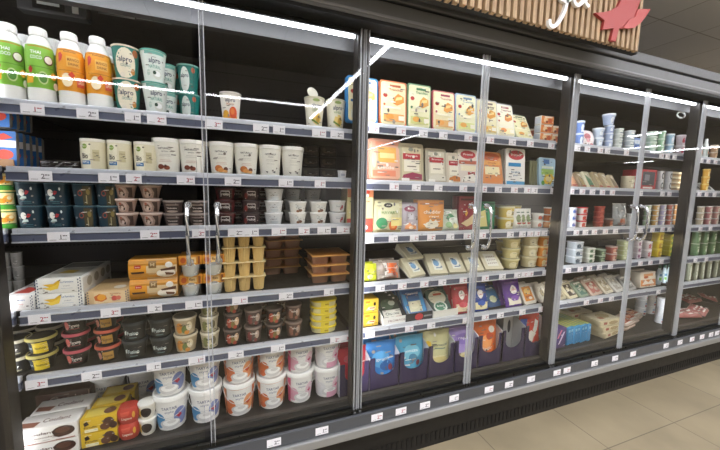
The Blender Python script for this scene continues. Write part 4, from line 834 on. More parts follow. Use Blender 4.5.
w, h = size(402, 418.5, 29, Bz); pouch('grey_pack', w, h, .016, '#a9a0a8', [e_('#8a3050', 0, .78, .7, .1), t_('#e9d9e0', 0, .78, .08, 'Entrem', .8), r_('#c9c6ce', .0, .52, .7, .2), p_('#e0905a', (-.7, .08), (.7, .08), (.6, .26), (.2, .2), (-.2, .32), (-.6, .22)), e_('#efd0b0', 0, .14, .3, .06)], '#8a7a88', .3, 8)
front_row('grey_pack', 'cheese_pouch', 'cheese pouch', 'narrow grey pouch with maroon oval', 410, Bz, .12, -.1, 0, 2, .04)
w, h = size(418, 443.5, 31, Bz); pouch('orange_pouch', w, h, .024, '#d98a2c', [t_('#f4e2c8', 0, .62, .15, 'cheddar', 1.3), t_('#f4e2c8', .1, .48, .09, 'rape', .7), e_('#f0e8d4', -.1, .2, .55, .12), p_('#e9dfc4', (-.5, .2), (-.2, .4), (0, .24), (.2, .38), (.5, .2)), r_('#b86a20', 0, .88, 1.8, .06), r_('#5a3a22', .5, .1, .6, .06)], '#c8782a', .3, 11)
front_row('orange_pouch', 'cheese_pouch', 'cheese pouch', 'orange stand-up cheese pouch with white print', 431, Bz, .125, -.05, 0, 2, .05)
w, h = size(442, 459, 21, Bz); pouch('salad_bag', w, h, .03, '#bfc9b4', [e_('#5a9a6a', -.1, .6, .4, .2), e_('#e9efe2', .2, .4, .5, .22), e_('#8ab07a', -.4, .25, .3, .14), e_('#e9dfa0', .4, .2, .3, .12), r_('#f4f6f0', -.2, .85, .5, .1)], '#d5dcd0', .5, 13, wr=.006)
front_row('salad_bag', 'cheese_bag', 'cheese bag', 'small crumpled white and green bag', 450.5, Bz, .12, -.2, 0, 2, .05)
w, h = size(458.5, 475, 34, Bz); carton('maroon_box', w, h, .03, '#7a2430', [r_('#8a2c38', 0, .5, 1.9, .96), p_('#d9a23a', (-.3, .5), (-.1, .62), (.1, .5), (-.1, .4)), p_('#d9bf94', (-.7, .2), (.2, .34), (.9, .5), (.9, .2), (0, .1)), r_('#5a1822', 0, .9, 1.6, .06)])
front_row('maroon_box', 'cheese_box', 'cheese box', 'maroon cheese box behind the middle door handle', 467, Bz, .12, -.04, 0, 2, .035)
w, h = size(476, 494, 28, Bz); carton('green_box', w, h, .03, '#2f7a54', [p_('#d9cf8a', (-.9, .1), (.2, .1), (-.1, .7), (-.9, .6)), e_('#3a9a6a', .5, .5, .3, .3), r_('#1f5a3c', .2, .92, 1.4, .06)])
front_row('green_box', 'cheese_box', 'cheese box', 'green and yellow cheese box right of the door edge', 486, Bz, .13, -.04, 0, 1)
def small_cup(k, px, wp, hp, bs, body, rim, cols, base=.9, p=2.6, top='#d9d9d0', Y=.14, lip=.16, sy=.95):
    w, h = dim(px, wp, hp, Z(*bs), Y); cup(k, w, h, base, body, rim, top, [e_(cols[0], -.3, .5, .5, .34), r_(cols[1], .45, .5, .6, .5), r_(cols[2], 0, .18, 1.4, .16), t_(cols[2], .1, .7, .2, 'fromage', .9)], p=p, lip=lip, over=1.05, sy=sy, n=24); return w, h
def cups(k, name, cat, desc, xs, n, bs, wh, Y=.10, group=None):
    stack(k, name, cat, desc, xs, n, bs, wh[1], Y, wh[0]/2, group=group)
s = small_cup('yellow_cup', 505, 17, 11, Bz, '#cdb14a', '#d9d2a0', ['#efe6c8', '#8a7a3a', '#e9e0b4']); cups('yellow_cup', 'cheese_tub', 'cheese tub', 'yellow cheese tub by the green box', [505], 2, Bz, s)
cups('yellow_cup', 'cheese_tub', 'cheese tub', 'yellow cheese tub in the back row', [500, 512], 2, Bz, s, .24)
w, h = size(514, 523, 20, Bz); pouch('white_sachet', w, h, .012, '#e3e2da', [e_('#8a9a6a', 0, .5, .4, .2), r_('#b0433a', .1, .25, .9, .08), r_('#6a7a70', 0, .8, .9, .06)], '#cfcfc8', .25, 17)
for i, px in enumerate([518, 522.5, 527.5]): front_row('white_sachet', 'cheese_sachet', 'cheese sachet', f'{ORD[i]} of three white cheese sachets from left, third shelf', px, Bz, .13, -.1, .1*(i-1), 1, group='white cheese sachets')
s = small_cup('white_tub', 537, 12, 7.2, Bz, '#e6e4de', '#efefea', ['#c8583a', '#7a9ab0', '#b0b4b0']); cups('white_tub', 'cheese_tub', 'cheese tub', 'small white cheese tub beside the orange ones', [537], 2, Bz, s)
s = small_cup('orange_tub', 548, 11, 6.6, Bz, '#d9772f', '#e9e2d8', ['#f0d9b0', '#b5452a', '#f2ece0']); cups('orange_tub', 'cheese_tub', 'cheese tub', 'small orange tub at right end', [548], 3, Bz, s)
# --- fourth shelf
Bz = (1, 3); z = Z(*Bz)
w, h = size(362, 377, 17, Bz); pouch('yellow_bag', w, h, .02, '#d9e02f', [r_('#b8c020', 0, .5, .9, .3), e_('#f2f4b0', 0, .25, .4, .14)], '#c9d040', .5, 21, wr=.004)
front_row('yellow_bag', 'cheese_bag', 'cheese bag', 'bright yellow bag beside the pillar, fourth shelf', 369.5, Bz, .12, -.2, 0, 2, .05)
w, h = size(375, 401, 18, Bz); pouch('orange_bag', w, h, .035, film('#c9b9ac', .6, .15), [r_('#df6a2f', .3, .45, .9, .8), r_('#efe9e2', -.2, .5, .3, .8), t_('#f4e0d0', .3, .6, .16, 'emmental', .8), e_('#a83a24', .4, .25, .2, .1)], '#d9d0c8', .5, 23, wr=.006)
front_row('orange_bag', 'cheese_bag', 'cheese bag', 'clear crumpled bag with orange label', 388, Bz, .13, -.3, 0, 2, .06)
def wedge(k, x0, x1, hpx, bs, body, lab, tilt=0, blue='#6a92b8'):
    w, h = size(x0, x1, hpx, bs); w *= .86; L = h*.92
    g = G(); g.rings([[(s*w/2, -.0, 0), (s*w/2, .0, .016), (s*w/2*.94, L*.95, .042), (s*w/2*.94, L, .036), (s*w/2*.96, L, 0)] for s in (-1, 1)], body)
    f = G(); f.box(-w/2-.004, w/2+.004, -.008, L+.012, .0, .0015, film('#e2e2dc', .45, .1))
    a = A(); sl = .026/(L*.95); art(a, lambda u, v, e: (u, v, .016+v*sl+e+.001), w/2, L*.95, lab, .0008)
    kind(k, ('cheese_block', g), ('wrapper_base', f), ('printed_label', a)); return w, L
LB = lambda c: [r_('#efeee2', .05, .45, .95, .56), e_(c, .0, .5, .32, .16), r_('#8a98a8', .1, .26, .6, .05), r_('#4a5a70', -.15, .66, .4, .06), e_('#7a8a98', .45, .3, .1, .05)]
for i, (x0, x1, rz, d) in enumerate([(408, 430, -.30, 'lower ivory cheese wedge of the crossed pair'), (431, 450, .12, 'ivory cheese wedge with blue label, second from left'), (450, 468, .1, 'ivory cheese wedge with blue label, third from left'), (468, 486, .1, 'ivory cheese wedge behind the door edge'), (486, 505, .12, 'ivory cheese wedge with dotted label right of door edge')]):
    k = f'wedge{i}'; w, L = wedge(k, x0, x1, [24, 27, 26, 24, 24][i], Bz, '#d9d0b0', LB('#7fa6c8') if i < 4 else [r_('#ece8da', 0, .5, 1.2, .7)]+[e_('#7a4a3a', -.4+.2*(q % 5), .3+.16*(q//5), .05, .03) for q in range(15)])
    put(k, 'cheese_wedge', d, 'cheese', (col_x((x0+x1)/2-2, .12, z+.02), .115, z+.001), -rz, 'ivory cheese wedges', .55)
put('wedge0', 'cheese_wedge', 'upper ivory cheese wedge of the crossed pair', 'cheese', (col_x(414, .2, z+.07), .19, z+.085), .2, 'ivory cheese wedges', .35)
s = small_cup('lace_tub', 509.5, 20, 10, Bz, '#d6c88a', '#e2d8a6', ['#efe4b8', '#b8a868', '#e9deb0'], .82, 2); cups('lace_tub', 'cheese_tub', 'cheese tub', 'scalloped pale yellow cheese tub, left stack', [509.5], 3, Bz, s)
s = small_cup('ivory_tub', 528, 19, 10.5, Bz, '#ddd0a4', '#e6dcb8', ['#efe6c8', '#cabb88', '#f2ead0'], .86, 2); cups('ivory_tub', 'cheese_tub', 'cheese tub', 'ivory cheese tub, middle stack by the pillar', [528], 3, Bz, s)
s = small_cup('amber_tub', 540.5, 13, 10, Bz, '#dd8a2c', '#e9c88a', ['#f2d9a0', '#c8602a', '#f4e2c0'], .9, 2.6); cups('amber_tub', 'cheese_tub', 'cheese tub', 'orange cheese tub next to purple tubs', [540.5], 3, Bz, s)
s = small_cup('purple_tub', 548.5, 11, 11, Bz, '#4a3a7a', '#c8c0d8', ['#e2d8ea', '#8a4a9a', '#d9d0e6'], .9, 2.6); cups('purple_tub', 'cheese_tub', 'cheese tub', 'purple cheese tub at right end of fourth shelf', [548.5], 3, Bz, s)
cups('lace_tub', 'cheese_tub', 'cheese tub', 'shaded yellow tub in the back row', [503, 519], 3, Bz, s, .3)
# --- fifth shelf
Bz = (1, 4); z = Z(*Bz)
w, h = size(364, 379, 13.2, Bz); carton('yellow_cheese', w, h, .09, '#e2b42f', [r_('#ecc23c', 0, .5, 1.9, .94), e_('#3a2a1a', .45, .62, .16, .14), p_('#e9dcc0', (-.7, .2), (.4, .2), (.6, .4), (-.3, .45)), p_('#b5542f', (-.3, .3), (.4, .28), (.5, .36), (-.2, .38)), r_('#c88a20', -.5, .8, .6, .14)], [], [r_('#c0902a', 0, .5, 1.6, .7)])
for j in range(2): put('yellow_cheese', 'cheese_box', f'{LV[2][j]}yellow cheese carton beside the pillar, fifth shelf', 'cheese box', (col_x(371, .11, z+.05), .11, z+.001+j*(h+.002)), .03, 'yellow cheese cartons')
def display_tray(k, x0, x1, hpx, bs, col, fr):
    w, h = size(x0, x1, hpx, bs); g = G(); t = .003
    g.box(-w/2, w/2, 0, .22, 0, t, col).box(-w/2, w/2, 0, t, t, h, col).box(-w/2, w/2, .217, .22, t, h, col)
    for s in (-1, 1): g.rings([[(s*w/2+o, 0, t), (s*w/2+o, 0, h), (s*w/2+o, .09, h*2.1), (s*w/2+o, .22, h*2.1), (s*w/2+o, .22, t)] for o in (-t/2, t/2)], col)
    a = A(); art(a, front_fn(0), w/2, h, fr); kind(k, ('tray', g), ('printed_front', a)); return w, h
GT = 'shelf-ready cheese trays'
def trayed(k, x0, x1, hpx, col, fr, desc, pack, pdesc, rx, n=3, rz=.05):
    w, h = display_tray(k, x0, x1, hpx, Bz, col, fr); X = col_x((x0+x1)/2, .10, z+.03)
    put(k, 'display_tray', desc, 'tray', (X, .095, z+.001), rz, GT)
    for i in range(n): put(pack, 'cheese_pack', pdesc if i == 0 else f'{["second", "third", "fourth"][i-1]} in line behind {pdesc}', CP, (X-rz*.03, .115+i*.05, z+.006), rz, pdesc, rx)
w, h = size(385, 408, 27, Bz); slab('goat_pack', w, h, .025, '#3a4438', [r_('#e2dfd2', 0, .3, 1.6, .3), t_('#4a5a4a', 0, .3, .14, 'Chavrou', 1.2), e_('#5a6e58', -.2, .66, .6, .2), e_('#c9d0c0', .2, .7, .3, .1), r_('#a8443a', .5, .14, .6, .08)], p=5)
trayed('white_tray', 383, 410, 7, '#e6e4de', [t_('#a08a84', 0, .5, .4, 'FROMAGE', 1.3)], 'white cardboard tray with dark green cheese packs', 'goat_pack', 'dark green cheese pack in the white tray', -.75)
w, h = size(408, 431, 31, Bz); slab('brie_pack', w, h, .025, '#4a74a8', [r_('#ddd8b4', .05, .38, 1.1, .34), e_('#efe8c8', 0, .42, .4, .12), r_('#2f5a94', 0, .8, 1.7, .2), r_('#4a9ad0', -.75, .5, .3, .6), r_('#4a9ad0', .75, .5, .3, .6), t_('#e6ecf0', 0, .8, .09, 'Cantorel', 1.1)], p=7)
trayed('black_tray', 406, 434, 8, '#2f3034', [e_('#b8343a', -.1, .5, .3, .4), r_('#8a8c90', .55, .5, .6, .2)], 'black cardboard tray with blue cheese packs', 'brie_pack', 'blue cheese pack in the black tray', -.6)
w, h = size(434, 456, 27, Bz); slab('round_pack', w, h, .03, '#3f5a50', [e_('#e2dcc0', 0, .66, .8, .26), r_('#c8583a', .1, .78, .8, .08), e_('#dfe6da', 0, .3, .62, .22), e_('#3a7a5a', 0, .32, .48, .15), t_('#e9efe4', 0, .34, .1, 'Brebis', .6)], p=4)
trayed('cream_tray', 433, 458, 7, '#dedcd2', [], 'cream cardboard tray with round green cheese packs', 'round_pack', 'round green cheese pack in the cream tray', -.7)
def bag_pack(k, x0, x1, hpx, c, c2, low, seed): w, h = size(x0, x1, hpx, Bz); pouch(k, w, h, .02, c, [e_('#efe9e2', 0, .62, .36, .16), t_('#b8303a', 0, .62, .1, 'Leerd', .5), r_(low, 0, .2, 1.5, .26), e_(c2, 0, .3, .5, .1), r_(c2, 0, .88, 1.6, .07)], c2, .22, seed)
bag_pack('red_pack', 455, 471.5, 28, '#a8303a', '#c8505a', '#e2cdaa', 31); front_row('red_pack', 'cheese_pack', CP, 'red cheese pack left of the door edge, fifth shelf', 463, Bz, .11, -.3, 0, 3, .04)
bag_pack('navy_pack', 473.5, 489, 26, '#1f3f8a', '#3a5aa8', '#e2d9ac', 32); front_row('navy_pack', 'cheese_pack', CP, 'navy blue cheese pack right of the door edge', 481, Bz, .11, -.25, 0, 3, .04)
bag_pack('violet_pack', 506, 523.5, 26, '#5a2f8a', '#7a4aa8', '#e9e2d0', 33); front_row('violet_pack', 'cheese_pack', CP, 'purple cheese pack on the fifth shelf', 514.5, Bz, .11, -.3, .06, 3, .04)
w, h = size(489, 504, 22, Bz); slab('blue_tray', w, h, .03, '#1f4a7a', [r_('#2f6a9a', 0, .6, 1.6, .5), e_('#c9d0a8', .1, .35, .5, .16), r_('#8ab0c8', 0, .84, 1.2, .08)], p=5); front_row('blue_tray', 'cheese_pack', CP, 'dark blue cheese tray leaning between navy and purple packs', 496, Bz, .14, -.6, .1, 2, .05)
w, h = size(525, 539, 20, Bz); slab('amber_tray', w, h, .02, '#ddd6c8', [r_('#d98a2f', 0, .5, 1.4, .7), e_('#f0c878', 0, .62, .5, .14), r_('#b85a24', 0, .36, 1.0, .1), e_('#efe4d0', .2, .28, .3, .07)], p=6); front_row('amber_tray', 'cheese_pack', CP, 'white framed orange cheese tray leaning right of purple pack', 532, Bz, .11, -.5, .12, 2, .04)
w, h = size(541, 551, 18, Bz); slab('beige_tray', w, h, .02, '#cfc6b4', [r_('#e6dfcf', 0, .5, 1.3, .7), e_('#b0a080', 0, .5, .4, .2)], p=6); front_row('beige_tray', 'cheese_pack', CP, 'beige cheese tray at right end of fifth shelf', 546, Bz, .11, -.5, .12, 2, .04)
# --- bottom deck: purple retail trays with U cut-outs and grated cheese pouches
Bz = (1, 5); z = Z(*Bz); PUR = mat('#2f2547', .5)
def utray(k, x0, x1, hp):
    w, h = size(x0, x1, hp, Bz, .10); g = G(); t = .004; pw_ = w*.17; hb = h*.42; n = 12; ro = w/2-pw_
    top = [(w/2, h), (w/2-pw_, h)]+[(ro*cos(a), hb+(h-hb)*.42*(1-sin(a))) for a in [i*pi/n for i in range(n+1)]]+[(-w/2+pw_, h), (-w/2, h)]
    bot = [(x, 0) for x, _ in top]; m = len(top)
    vs = [(x, 0, v) for x, v in top]+[(x, 0, v) for x, v in bot]+[(x, t, v) for x, v in top]+[(x, t, v) for x, v in bot]; fs = []
    for i in range(m-1):
        fs += [(i, i+1, m+i+1, m+i), (2*m+i+1, 2*m+i, 3*m+i, 3*m+i+1), (i, 2*m+i, 2*m+i+1, i+1)]
    g.add(vs, fs, PUR); L = .26
    g.box(-w/2, w/2, 0, L, 0, t, PUR)
    for s in (-1, 1): g.rings([[(s*w/2+o, 0, 0), (s*w/2+o, 0, h), (s*w/2+o, L, h*1.5), (s*w/2+o, L, 0)] for o in (-t/2, t/2)], mat('#c9c9cc', .6))
    g.box(-w/2, w/2, L-t, L, 0, h*1.5, PUR); kind(k, ('tray', g)); return w
def gp(k, wpx0, wpx1, hpx, c, seal, sh, seed): w, h = size(wpx0, wpx1, hpx, Bz, .12); pouch(k, w, h, .035, c, sh, seal, .35, seed, wr=.004)
gp('p_red', 341, 371, 40, '#b8283a', '#c83a4a', [t_('#f0e2e2', .1, .5, .14, 'RAPE', .8), r_('#e9e0d0', .2, .1, 1.0, .12), e_('#c85060', -.2, .75, .4, .1), e_('#8a1a2c', .3, .3, .3, .1)], 41)
gp('p_blue', 371, 400, 40, '#2f7fc8', '#3a8ad0', [e_('#5aa8e0', -.1, .6, .6, .2), e_('#1f5a9a', .2, .45, .4, .12), r_('#cfc08a', -.1, .08, 1.3, .12), e_('#b8a868', .2, .14, .3, .05), t_('#d9e9f4', 0, .62, .1, 'grana', .9), e_('#7a3040', .5, .4, .16, .07)], 42)
gp('p_teal', 400, 427, 40, '#4a9fc4', '#6ab4d0', [e_('#7ac0d8', 0, .62, .6, .18), e_('#3a7a9a', .1, .48, .3, .1), e_('#cfd08a', 0, .14, .7, .12), t_('#e4f0f4', 0, .66, .1, 'mozza', .9), e_('#7a4048', .45, .36, .14, .07)], 43)
gp('p_beige', 428, 453, 40, '#d0cc9c', '#c4be8c', [t_('#4a5a5a', .15, .66, .09, 'Emmental', 1.2), r_('#7a8a7a', .1, .58, .8, .03), e_('#e0ba2f', -.75, .7, .2, .08), e_('#d9c888', 0, .22, .75, .2), r_('#e6dcae', 0, .4, 1.5, .03)], 44)
gp('p_lilac', 455, 478, 38, '#a48fd0', '#b09ad8', [e_('#8a72c0', 0, .72, .7, .14), r_('#dccf9a', 0, .22, 1.5, .34), e_('#c8b880', .1, .24, .4, .1), t_('#efe9f6', 0, .75, .1, 'rape', .8)], 45)
gp('p_orange', 478, 502, 40, '#dd6a2c', '#c85a24', [e_('#e9e0d4', .4, .78, .2, .08), e_('#f0a060', -.1, .5, .5, .16), r_('#efe2c0', 0, .08, 1.3, .1), e_('#b5441f', .2, .62, .3, .08), t_('#f6e6d8', -.1, .36, .1, 'cheddar', .9)], 46)
gp('p_tricolor', 526, 545, 37, '#d84a3a', '#3a4a8a', [p_('#f0e6d8', (-.9, .1), (-.2, .2), (.3, .5), (-.1, .6), (-.9, .4)), p_('#2f4a9a', (-.95, .6), (-.5, .6), (-.4, .9), (-.95, .9)), r_('#efe6c4', 0, .08, 1.6, .12), p_('#efe9e0', (.2, .5), (.7, .8), (.4, .86), (.0, .6))], 47)
for i, (k, x0, x1, d) in enumerate([('p_red', 341, 368, 'red grated cheese pouch'), ('p_blue', 371, 398, 'bright blue grated cheese pouch'), ('p_teal', 400, 427, 'light blue grated cheese pouch'), ('p_beige', 429, 453, 'beige grated cheese pouch'), ('p_lilac', 455, 477, 'lilac grated cheese pouch'), ('p_orange', 478.5, 501, 'orange grated cheese pouch'), (None, 502, 523, 'empty'), ('p_tricolor', 525, 545, 'red white and blue grated cheese pouch')]):
    w = utray(f'utray{i}', x0-1.3, x1+1.3, 31); X = col_x((x0+x1)/2, .10, z+.06)
    put(f'utray{i}', 'retail_tray', f'purple cut-out tray holding the {d}' if k else 'empty purple cut-out tray with bare grey side', 'tray', (X, .098, z+.001), 0, 'purple retail trays')
    if k:
        for q in range(2): put(k, 'cheese_pouch', f'{d} in its purple tray' if q == 0 else f'{d} behind the front one', 'cheese pouch', (X, .145+q*.07, z+.008), 0, d, -.08)
w, h = size(502, 524, 40, Bz, .2); g = G()
for s, q in ((-1, 0), (1, 0)): pass
slabm = G(); slabm.box(-w/2, w/2, 0, .005, 0, h, '#b9b8b8', .001); aa = A(); art(aa, front_fn(0), w/2, h, [e_('#2a2830', .35, .62, .14, .16), e_('#2a2830', -.5, .62, .14, .16)])
kind('divider', ('panel', slabm), ('hand_hole', aa)); put('divider', 'cardboard_divider', 'grey cardboard divider with dark oval hand holes', 'divider', (col_x(513, .2, z+.05), .20, z+.006), 0)
# ================================================================== goods: right bay and far right bay
B1 = (2, 0)
def sc(k, px, wp, hp, bs, body, rim, c, base=.88, p=2.4, Y=.13): return small_cup(k, px, wp, hp, bs, body, rim, c, base, p, rim, Y)
s = sc('blue_cup', 579, 9, 12, B1, '#6a86c0', '#cfd8ea', ['#e4eaf4', '#3f5fa8', '#dfe6f2']); cups('blue_cup', 'yogurt_cup', 'yogurt cup', 'blue patterned cup at left end', [579], 2, B1, s)
w, h = size(582, 595, 15.5, B1); slab('round_pack2', w, h, .03, '#e6d8d8', [e_('#efe6e4', 0, .5, .85, .44), e_('#c8707a', 0, .62, .5, .2), e_('#e9b0b4', .1, .36, .3, .14), e_('#b8404a', .6, .1, .3, .07), e_('#7a5a4a', -.4, .12, .2, .05)], p=2.2); front_row('round_pack2', 'dessert_pack', 'dessert pack', 'round pinkish white pack leaning on blue cups', 588.5, B1, .105, -.15, 0, 1)
s = sc('pale_cup', 597, 13, 9.5, B1, '#c8d6e6', '#e9eef4', ['#eef2f6', '#7a96c0', '#a9b8d4'], .8); cups('pale_cup', 'yogurt_cup', 'yogurt cup', 'wide pale blue cup', [597], 2, B1, s)
s = sc('tall_cup', 607.5, 10.5, 7.4, B1, '#a9b8d8', '#dfe4ee', ['#e9edf4', '#5f7ab8', '#8a9cc8'], .88); cups('tall_cup', 'yogurt_cup', 'yogurt cup', 'narrow blue cup under the big one', [607.5], 3, B1, s)
s2 = sc('big_cup', 607.5, 14, 11, B1, '#b4c2de', '#e6eaf2', ['#e9edf4', '#4f6ab0', '#d9e0ee'], .72)
put('big_cup', 'yogurt_cup', 'large blue cup standing on the tallest cup stack', 'yogurt cup', (col_x(607.5, .10+s[0]/2, 1.9), .10+s[0]/2, Z(*B1)+.001+3*(s[1]+.0004)), .1)
s = sc('mint_tub', 617, 10.5, 5, B1, '#d2d8d0', '#f0f2ee', ['#e9eee6', '#5a7a6a', '#3f5a6a'], .95); cups('mint_tub', 'yogurt_tub', 'yogurt tub', 'white and green tub', [617], 4, B1, s)
s = sc('sky_tub', 628, 12, 4.8, B1, '#cdd6dc', '#f2f4f4', ['#eef0f0', '#4a6a8a', '#6a8a7a'], .95); cups('sky_tub', 'yogurt_tub', 'yogurt tub', 'white and grey-blue tub left of door edge', [628], 4, B1, s)
w, h = size(633, 641, 13, B1); carton('blue_box', w, h, .08, '#6a8ec8', [r_('#dfe8f4', 0, .7, 1.2, .3), r_('#3f66b0', 0, .3, 1.4, .3)]); front_row('blue_box', 'yogurt_box', 'yogurt carton', 'small blue carton behind the right door edge', 637, B1, .12, 0, 0, 1)
s = sc('green_tub', 650, 13, 5.2, B1, '#b8d0bc', '#e9efe8', ['#e2ece2', '#3f7a5a', '#2f5a4a'], .95); cups('green_tub', 'yogurt_tub', 'yogurt tub', 'green and white tub right of door edge', [650], 4, B1, s)
s = sc('leaf_tub', 660, 8, 7.2, B1, '#9ec8a4', '#dfece0', ['#e9f0e6', '#5a9a6a', '#cfe0d0'], .9); cups('leaf_tub', 'yogurt_tub', 'yogurt tub', 'light green tub', [660], 3, B1, s)
s = sc('azure_pack', 668.5, 10, 10, B1, '#a9cce4', '#e6eef4', ['#eef4f8', '#5a9ad0', '#d9e6f0'], .85); cups('azure_pack', 'yogurt_tub', 'yogurt tub', 'sky blue tub', [668.5], 2, B1, s)
s = sc('crimson_pack', 679, 11, 10, B1, '#e2d4da', '#f0eaee', ['#c83a4a', '#4a6ab0', '#e9dfe4'], .85); cups('crimson_pack', 'yogurt_tub', 'yogurt tub', 'white tub with red and blue print', [679], 2, B1, s)
B1 = (2, 1)
for i, (x0, x1, hp, c, c2, d) in enumerate([(571, 583, 21, '#b08a74', '#d9a07a', 'brown and orange leaning snack wedge'), (582, 590, 18, '#8a7a60', '#b09a70', 'olive leaning snack wedge'), (589, 599, 19, '#c9c4a8', '#5a8a6a', 'green white and red leaning snack wedge'), (599, 608, 19, '#a0906e', '#cbb890', 'beige leaning snack wedge, fourth in the row'), (606, 615, 18, '#b09e7c', '#d6c6a0', 'beige leaning snack wedge, fifth in the row'), (614, 622, 16, '#c0b090', '#8a7a5a', 'beige leaning snack wedge, last in the row')]):
    w, h = size(x0, x1, hp, B1); slab(f'snack{i}', w, h, .03, c, [p_(c2, (-.8, .08), (.8, .08), (.6, .5), (-.6, .8)), p_('#efe6d4', (-.5, .85), (.6, .9), (.6, .6)), r_('#a8443a', 0, .12, 1.4, .08)], p=9); front_row(f'snack{i}', 'snack_pack', 'snack pack', d, (x0+x1)/2, B1, .11, -.5, .25, 2, .05, group='leaning snack wedges')
w, h = dim(627, 15, 13, Z(*B1), .14)
cup('lace_round', w, h, .95, '#cfc2a4', '#ddd2b8', '#e6dcc4', [e_('#efe6d0', -.3+.3*(q % 3), .3+.35*(q//3), .12, .14) for q in range(6)], top=[('e', '#f0e8d6', .3*cos(q), .3*sin(q), .1, .1) for q in range(6)]); stack('lace_round', 'cheese_round', 'cheese', 'lacy beige round cheese', [627], 1, B1, h, .10, w/2)
w, h = size(640, 656, 20, B1); carton('red_frame', w, h, .06, '#b83038', [r_('#4a4c54', 0, .55, 1.5, .68), r_('#e9e0da', 0, .1, 1.2, .08), r_('#8a8c94', -.2, .6, .6, .3)]); front_row('red_frame', 'snack_box', 'snack box', 'red framed box with dark window', 648, B1, .11, 0, 0, 2, .065)
for i, px in enumerate([659.5, 667.5]):
    w, h = dim(px, 8, 9.5, Z(*B1), .13)
    if i == 0: cup('bw_can', w, h, 1.0, '#e2e2e4', '#c9c9cc', '#d9d9dc', [e_('#23242a', -.3, .5, .4, .36), r_('#2f4a7a', .5, .6, .4, .4), e_('#efefef', -.3, .5, .2, .2)], over=1.02); hc = h
    for j in range(2): put('bw_can', 'cheese_can', f'{LV[2][j]}black and white round tin, {["left", "right"][i]} pair', 'tin', (col_x(px, .14, Z(*B1)+.05), .14, Z(*B1)+.001+j*(hc+.0006)), .1*i, 'black and white tins')
w, h = size(670, 682, 4.6, B1); carton('sandwich', w, h, .1, '#d2b98a', [r_('#a8844f', 0, .3, 1.9, .24), r_('#efe2c0', 0, .75, 1.9, .3), r_('#4a3a2a', 0, .5, 1.9, .08)])
for j in range(4): put('sandwich', 'sandwich_pack', f'{LV[4][j]}flat tan sandwich pack by the right pillar', 'sandwich pack', (col_x(676, .12, Z(*B1)+.05), .12, Z(*B1)+.001+j*(h+.0008)), 0, 'flat tan sandwich packs')
B1 = (2, 2)
for k, xs, wp, hp, n, body, rim, c, d, p in [('wb_tub', [571], 9, 6.6, 3, '#d6dae4', '#eef0f4', ['#4a6ab8', '#8a5aa8', '#e6e8f0'], 'white tub with blue print by pillar', 2.6), ('scarlet_tub', [580.5], 12, 6.6, 3, '#d9cfc8', '#c8303a', ['#c8402f', '#e9e2da', '#b8303a'], 'white tub with red lid', 2.4),
    ('rust_tub', [598], 11, 5, 4, '#8a3028', '#a84a3a', ['#a8402f', '#5a2420', '#c8705a'], 'rust red tub', 3), ('umber_tub', [608.5], 10, 8, 1, '#6a3a2c', '#8a7a70', ['#a85a3a', '#4a2a20', '#c8a890'], 'low brown tub', 2.4), ('chalk_tub', [630], 8, 6, 2, '#dcdcd8', '#eeeeea', ['#c8c8c4', '#9aa0a4', '#e6e6e2'], 'plain white tub behind the handle', 2.4)]:
    s = sc(k, xs[0], wp, hp, B1, body, rim, c, .92, p); cups(k, 'snack_tub', 'snack tub', d, xs, n, B1, s)
w, h = size(613, 626, 23, B1); pouch('clear_bag', w, h, .03, film('#d6d8d6', .4, .08), [r_('#b06a4a', 0, .2, 1.0, .25), p_('#efefec', (.2, .4), (.7, .9), (.8, .9), (.5, .4))], '#e2e4e2', .5, 51, wr=.005); front_row('clear_bag', 'snack_bag', 'snack bag', 'tall clear bag on the right bay third shelf', 619.5, B1, .12, -.08, 0, 1)
for i, (px, c, c2) in enumerate([(646, '#b5ccA8', 'green'), (654, '#e2b46a', 'yellow'), (661, '#bcb8dc', 'lilac'), (668.5, '#e08a7a', 'coral'), (675.5, '#dda86a', 'apricot')]):
    s = sc(f'mini{i}', px, 8, 5, B1, c.lower(), '#e9e6e2', ['#f0ece4', c.lower(), '#d9d4cc'], .86); cups(f'mini{i}', 'mini_cup', 'dessert cup', f'small {c2} cup in the colourful grid', [px], 4, B1, s, group='small cups in colourful grid')
B1 = (2, 3)
for k, xs, wp, hp, n, body, rim, c, d, p in [('silver_tub', [573.5], 15, 7.2, 3, '#c4ccd2', '#e6eaee', ['#4a5a6a', '#e2e6ea', '#7a8a98'], 'silver white butter tub', 5), ('ivory_tub2', [587.5], 12, 4.8, 3, '#d6d8c8', '#eceee4', ['#5a7a5a', '#e6e8dc', '#8a9a7a'], 'ivory butter tub', 5), ('forest_tub', [599.5], 10, 6, 2, '#5a6a52', '#a9b8a0', ['#8aa07a', '#3a4a3a', '#c9d0b8'], 'dark green butter tub', 5),
    ('rosy_tub', [610.5], 11, 7, 2, '#b8685a', '#d9c0b4', ['#e0a890', '#8a4a40', '#e9d8cc'], 'rosy red butter tub', 5), ('lime_tub', [621.5], 11, 4.7, 4, '#c4cc98', '#dfe4c4', ['#e4e8cc', '#a8b478', '#d0d8a8'], 'pale lime butter tub', 5), ('violet_tub', [636], 9, 6, 3, '#d4c8d0', '#ece6ea', ['#8a5a7a', '#e9e2e6', '#b09aa8'], 'white and violet butter tub', 4), ('pearl_tub', [645.5], 11, 8, 2, '#d9cfd0', '#efe9ea', ['#b8505a', '#efe9ea', '#c8a8ac'], 'pearly tub with red oval', 3),
    ('lemon_tub', [655.5], 11, 8, 3, '#e6c82a', '#efd84a', ['#c89a1a', '#f2e27a', '#a87a1a'], 'bright yellow butter tub', 5), ('citrus_tub', [667], 12, 5.2, 4, '#d6c83a', '#e2d85a', ['#7a9a3a', '#f0e88a', '#a8a82a'], 'yellow green butter tub', 5)]:
    s = sc(k, xs[0], wp, hp, B1, body, rim, c, .96, p); cups(k, 'butter_tub', 'butter tub', d, xs, n, B1, s)
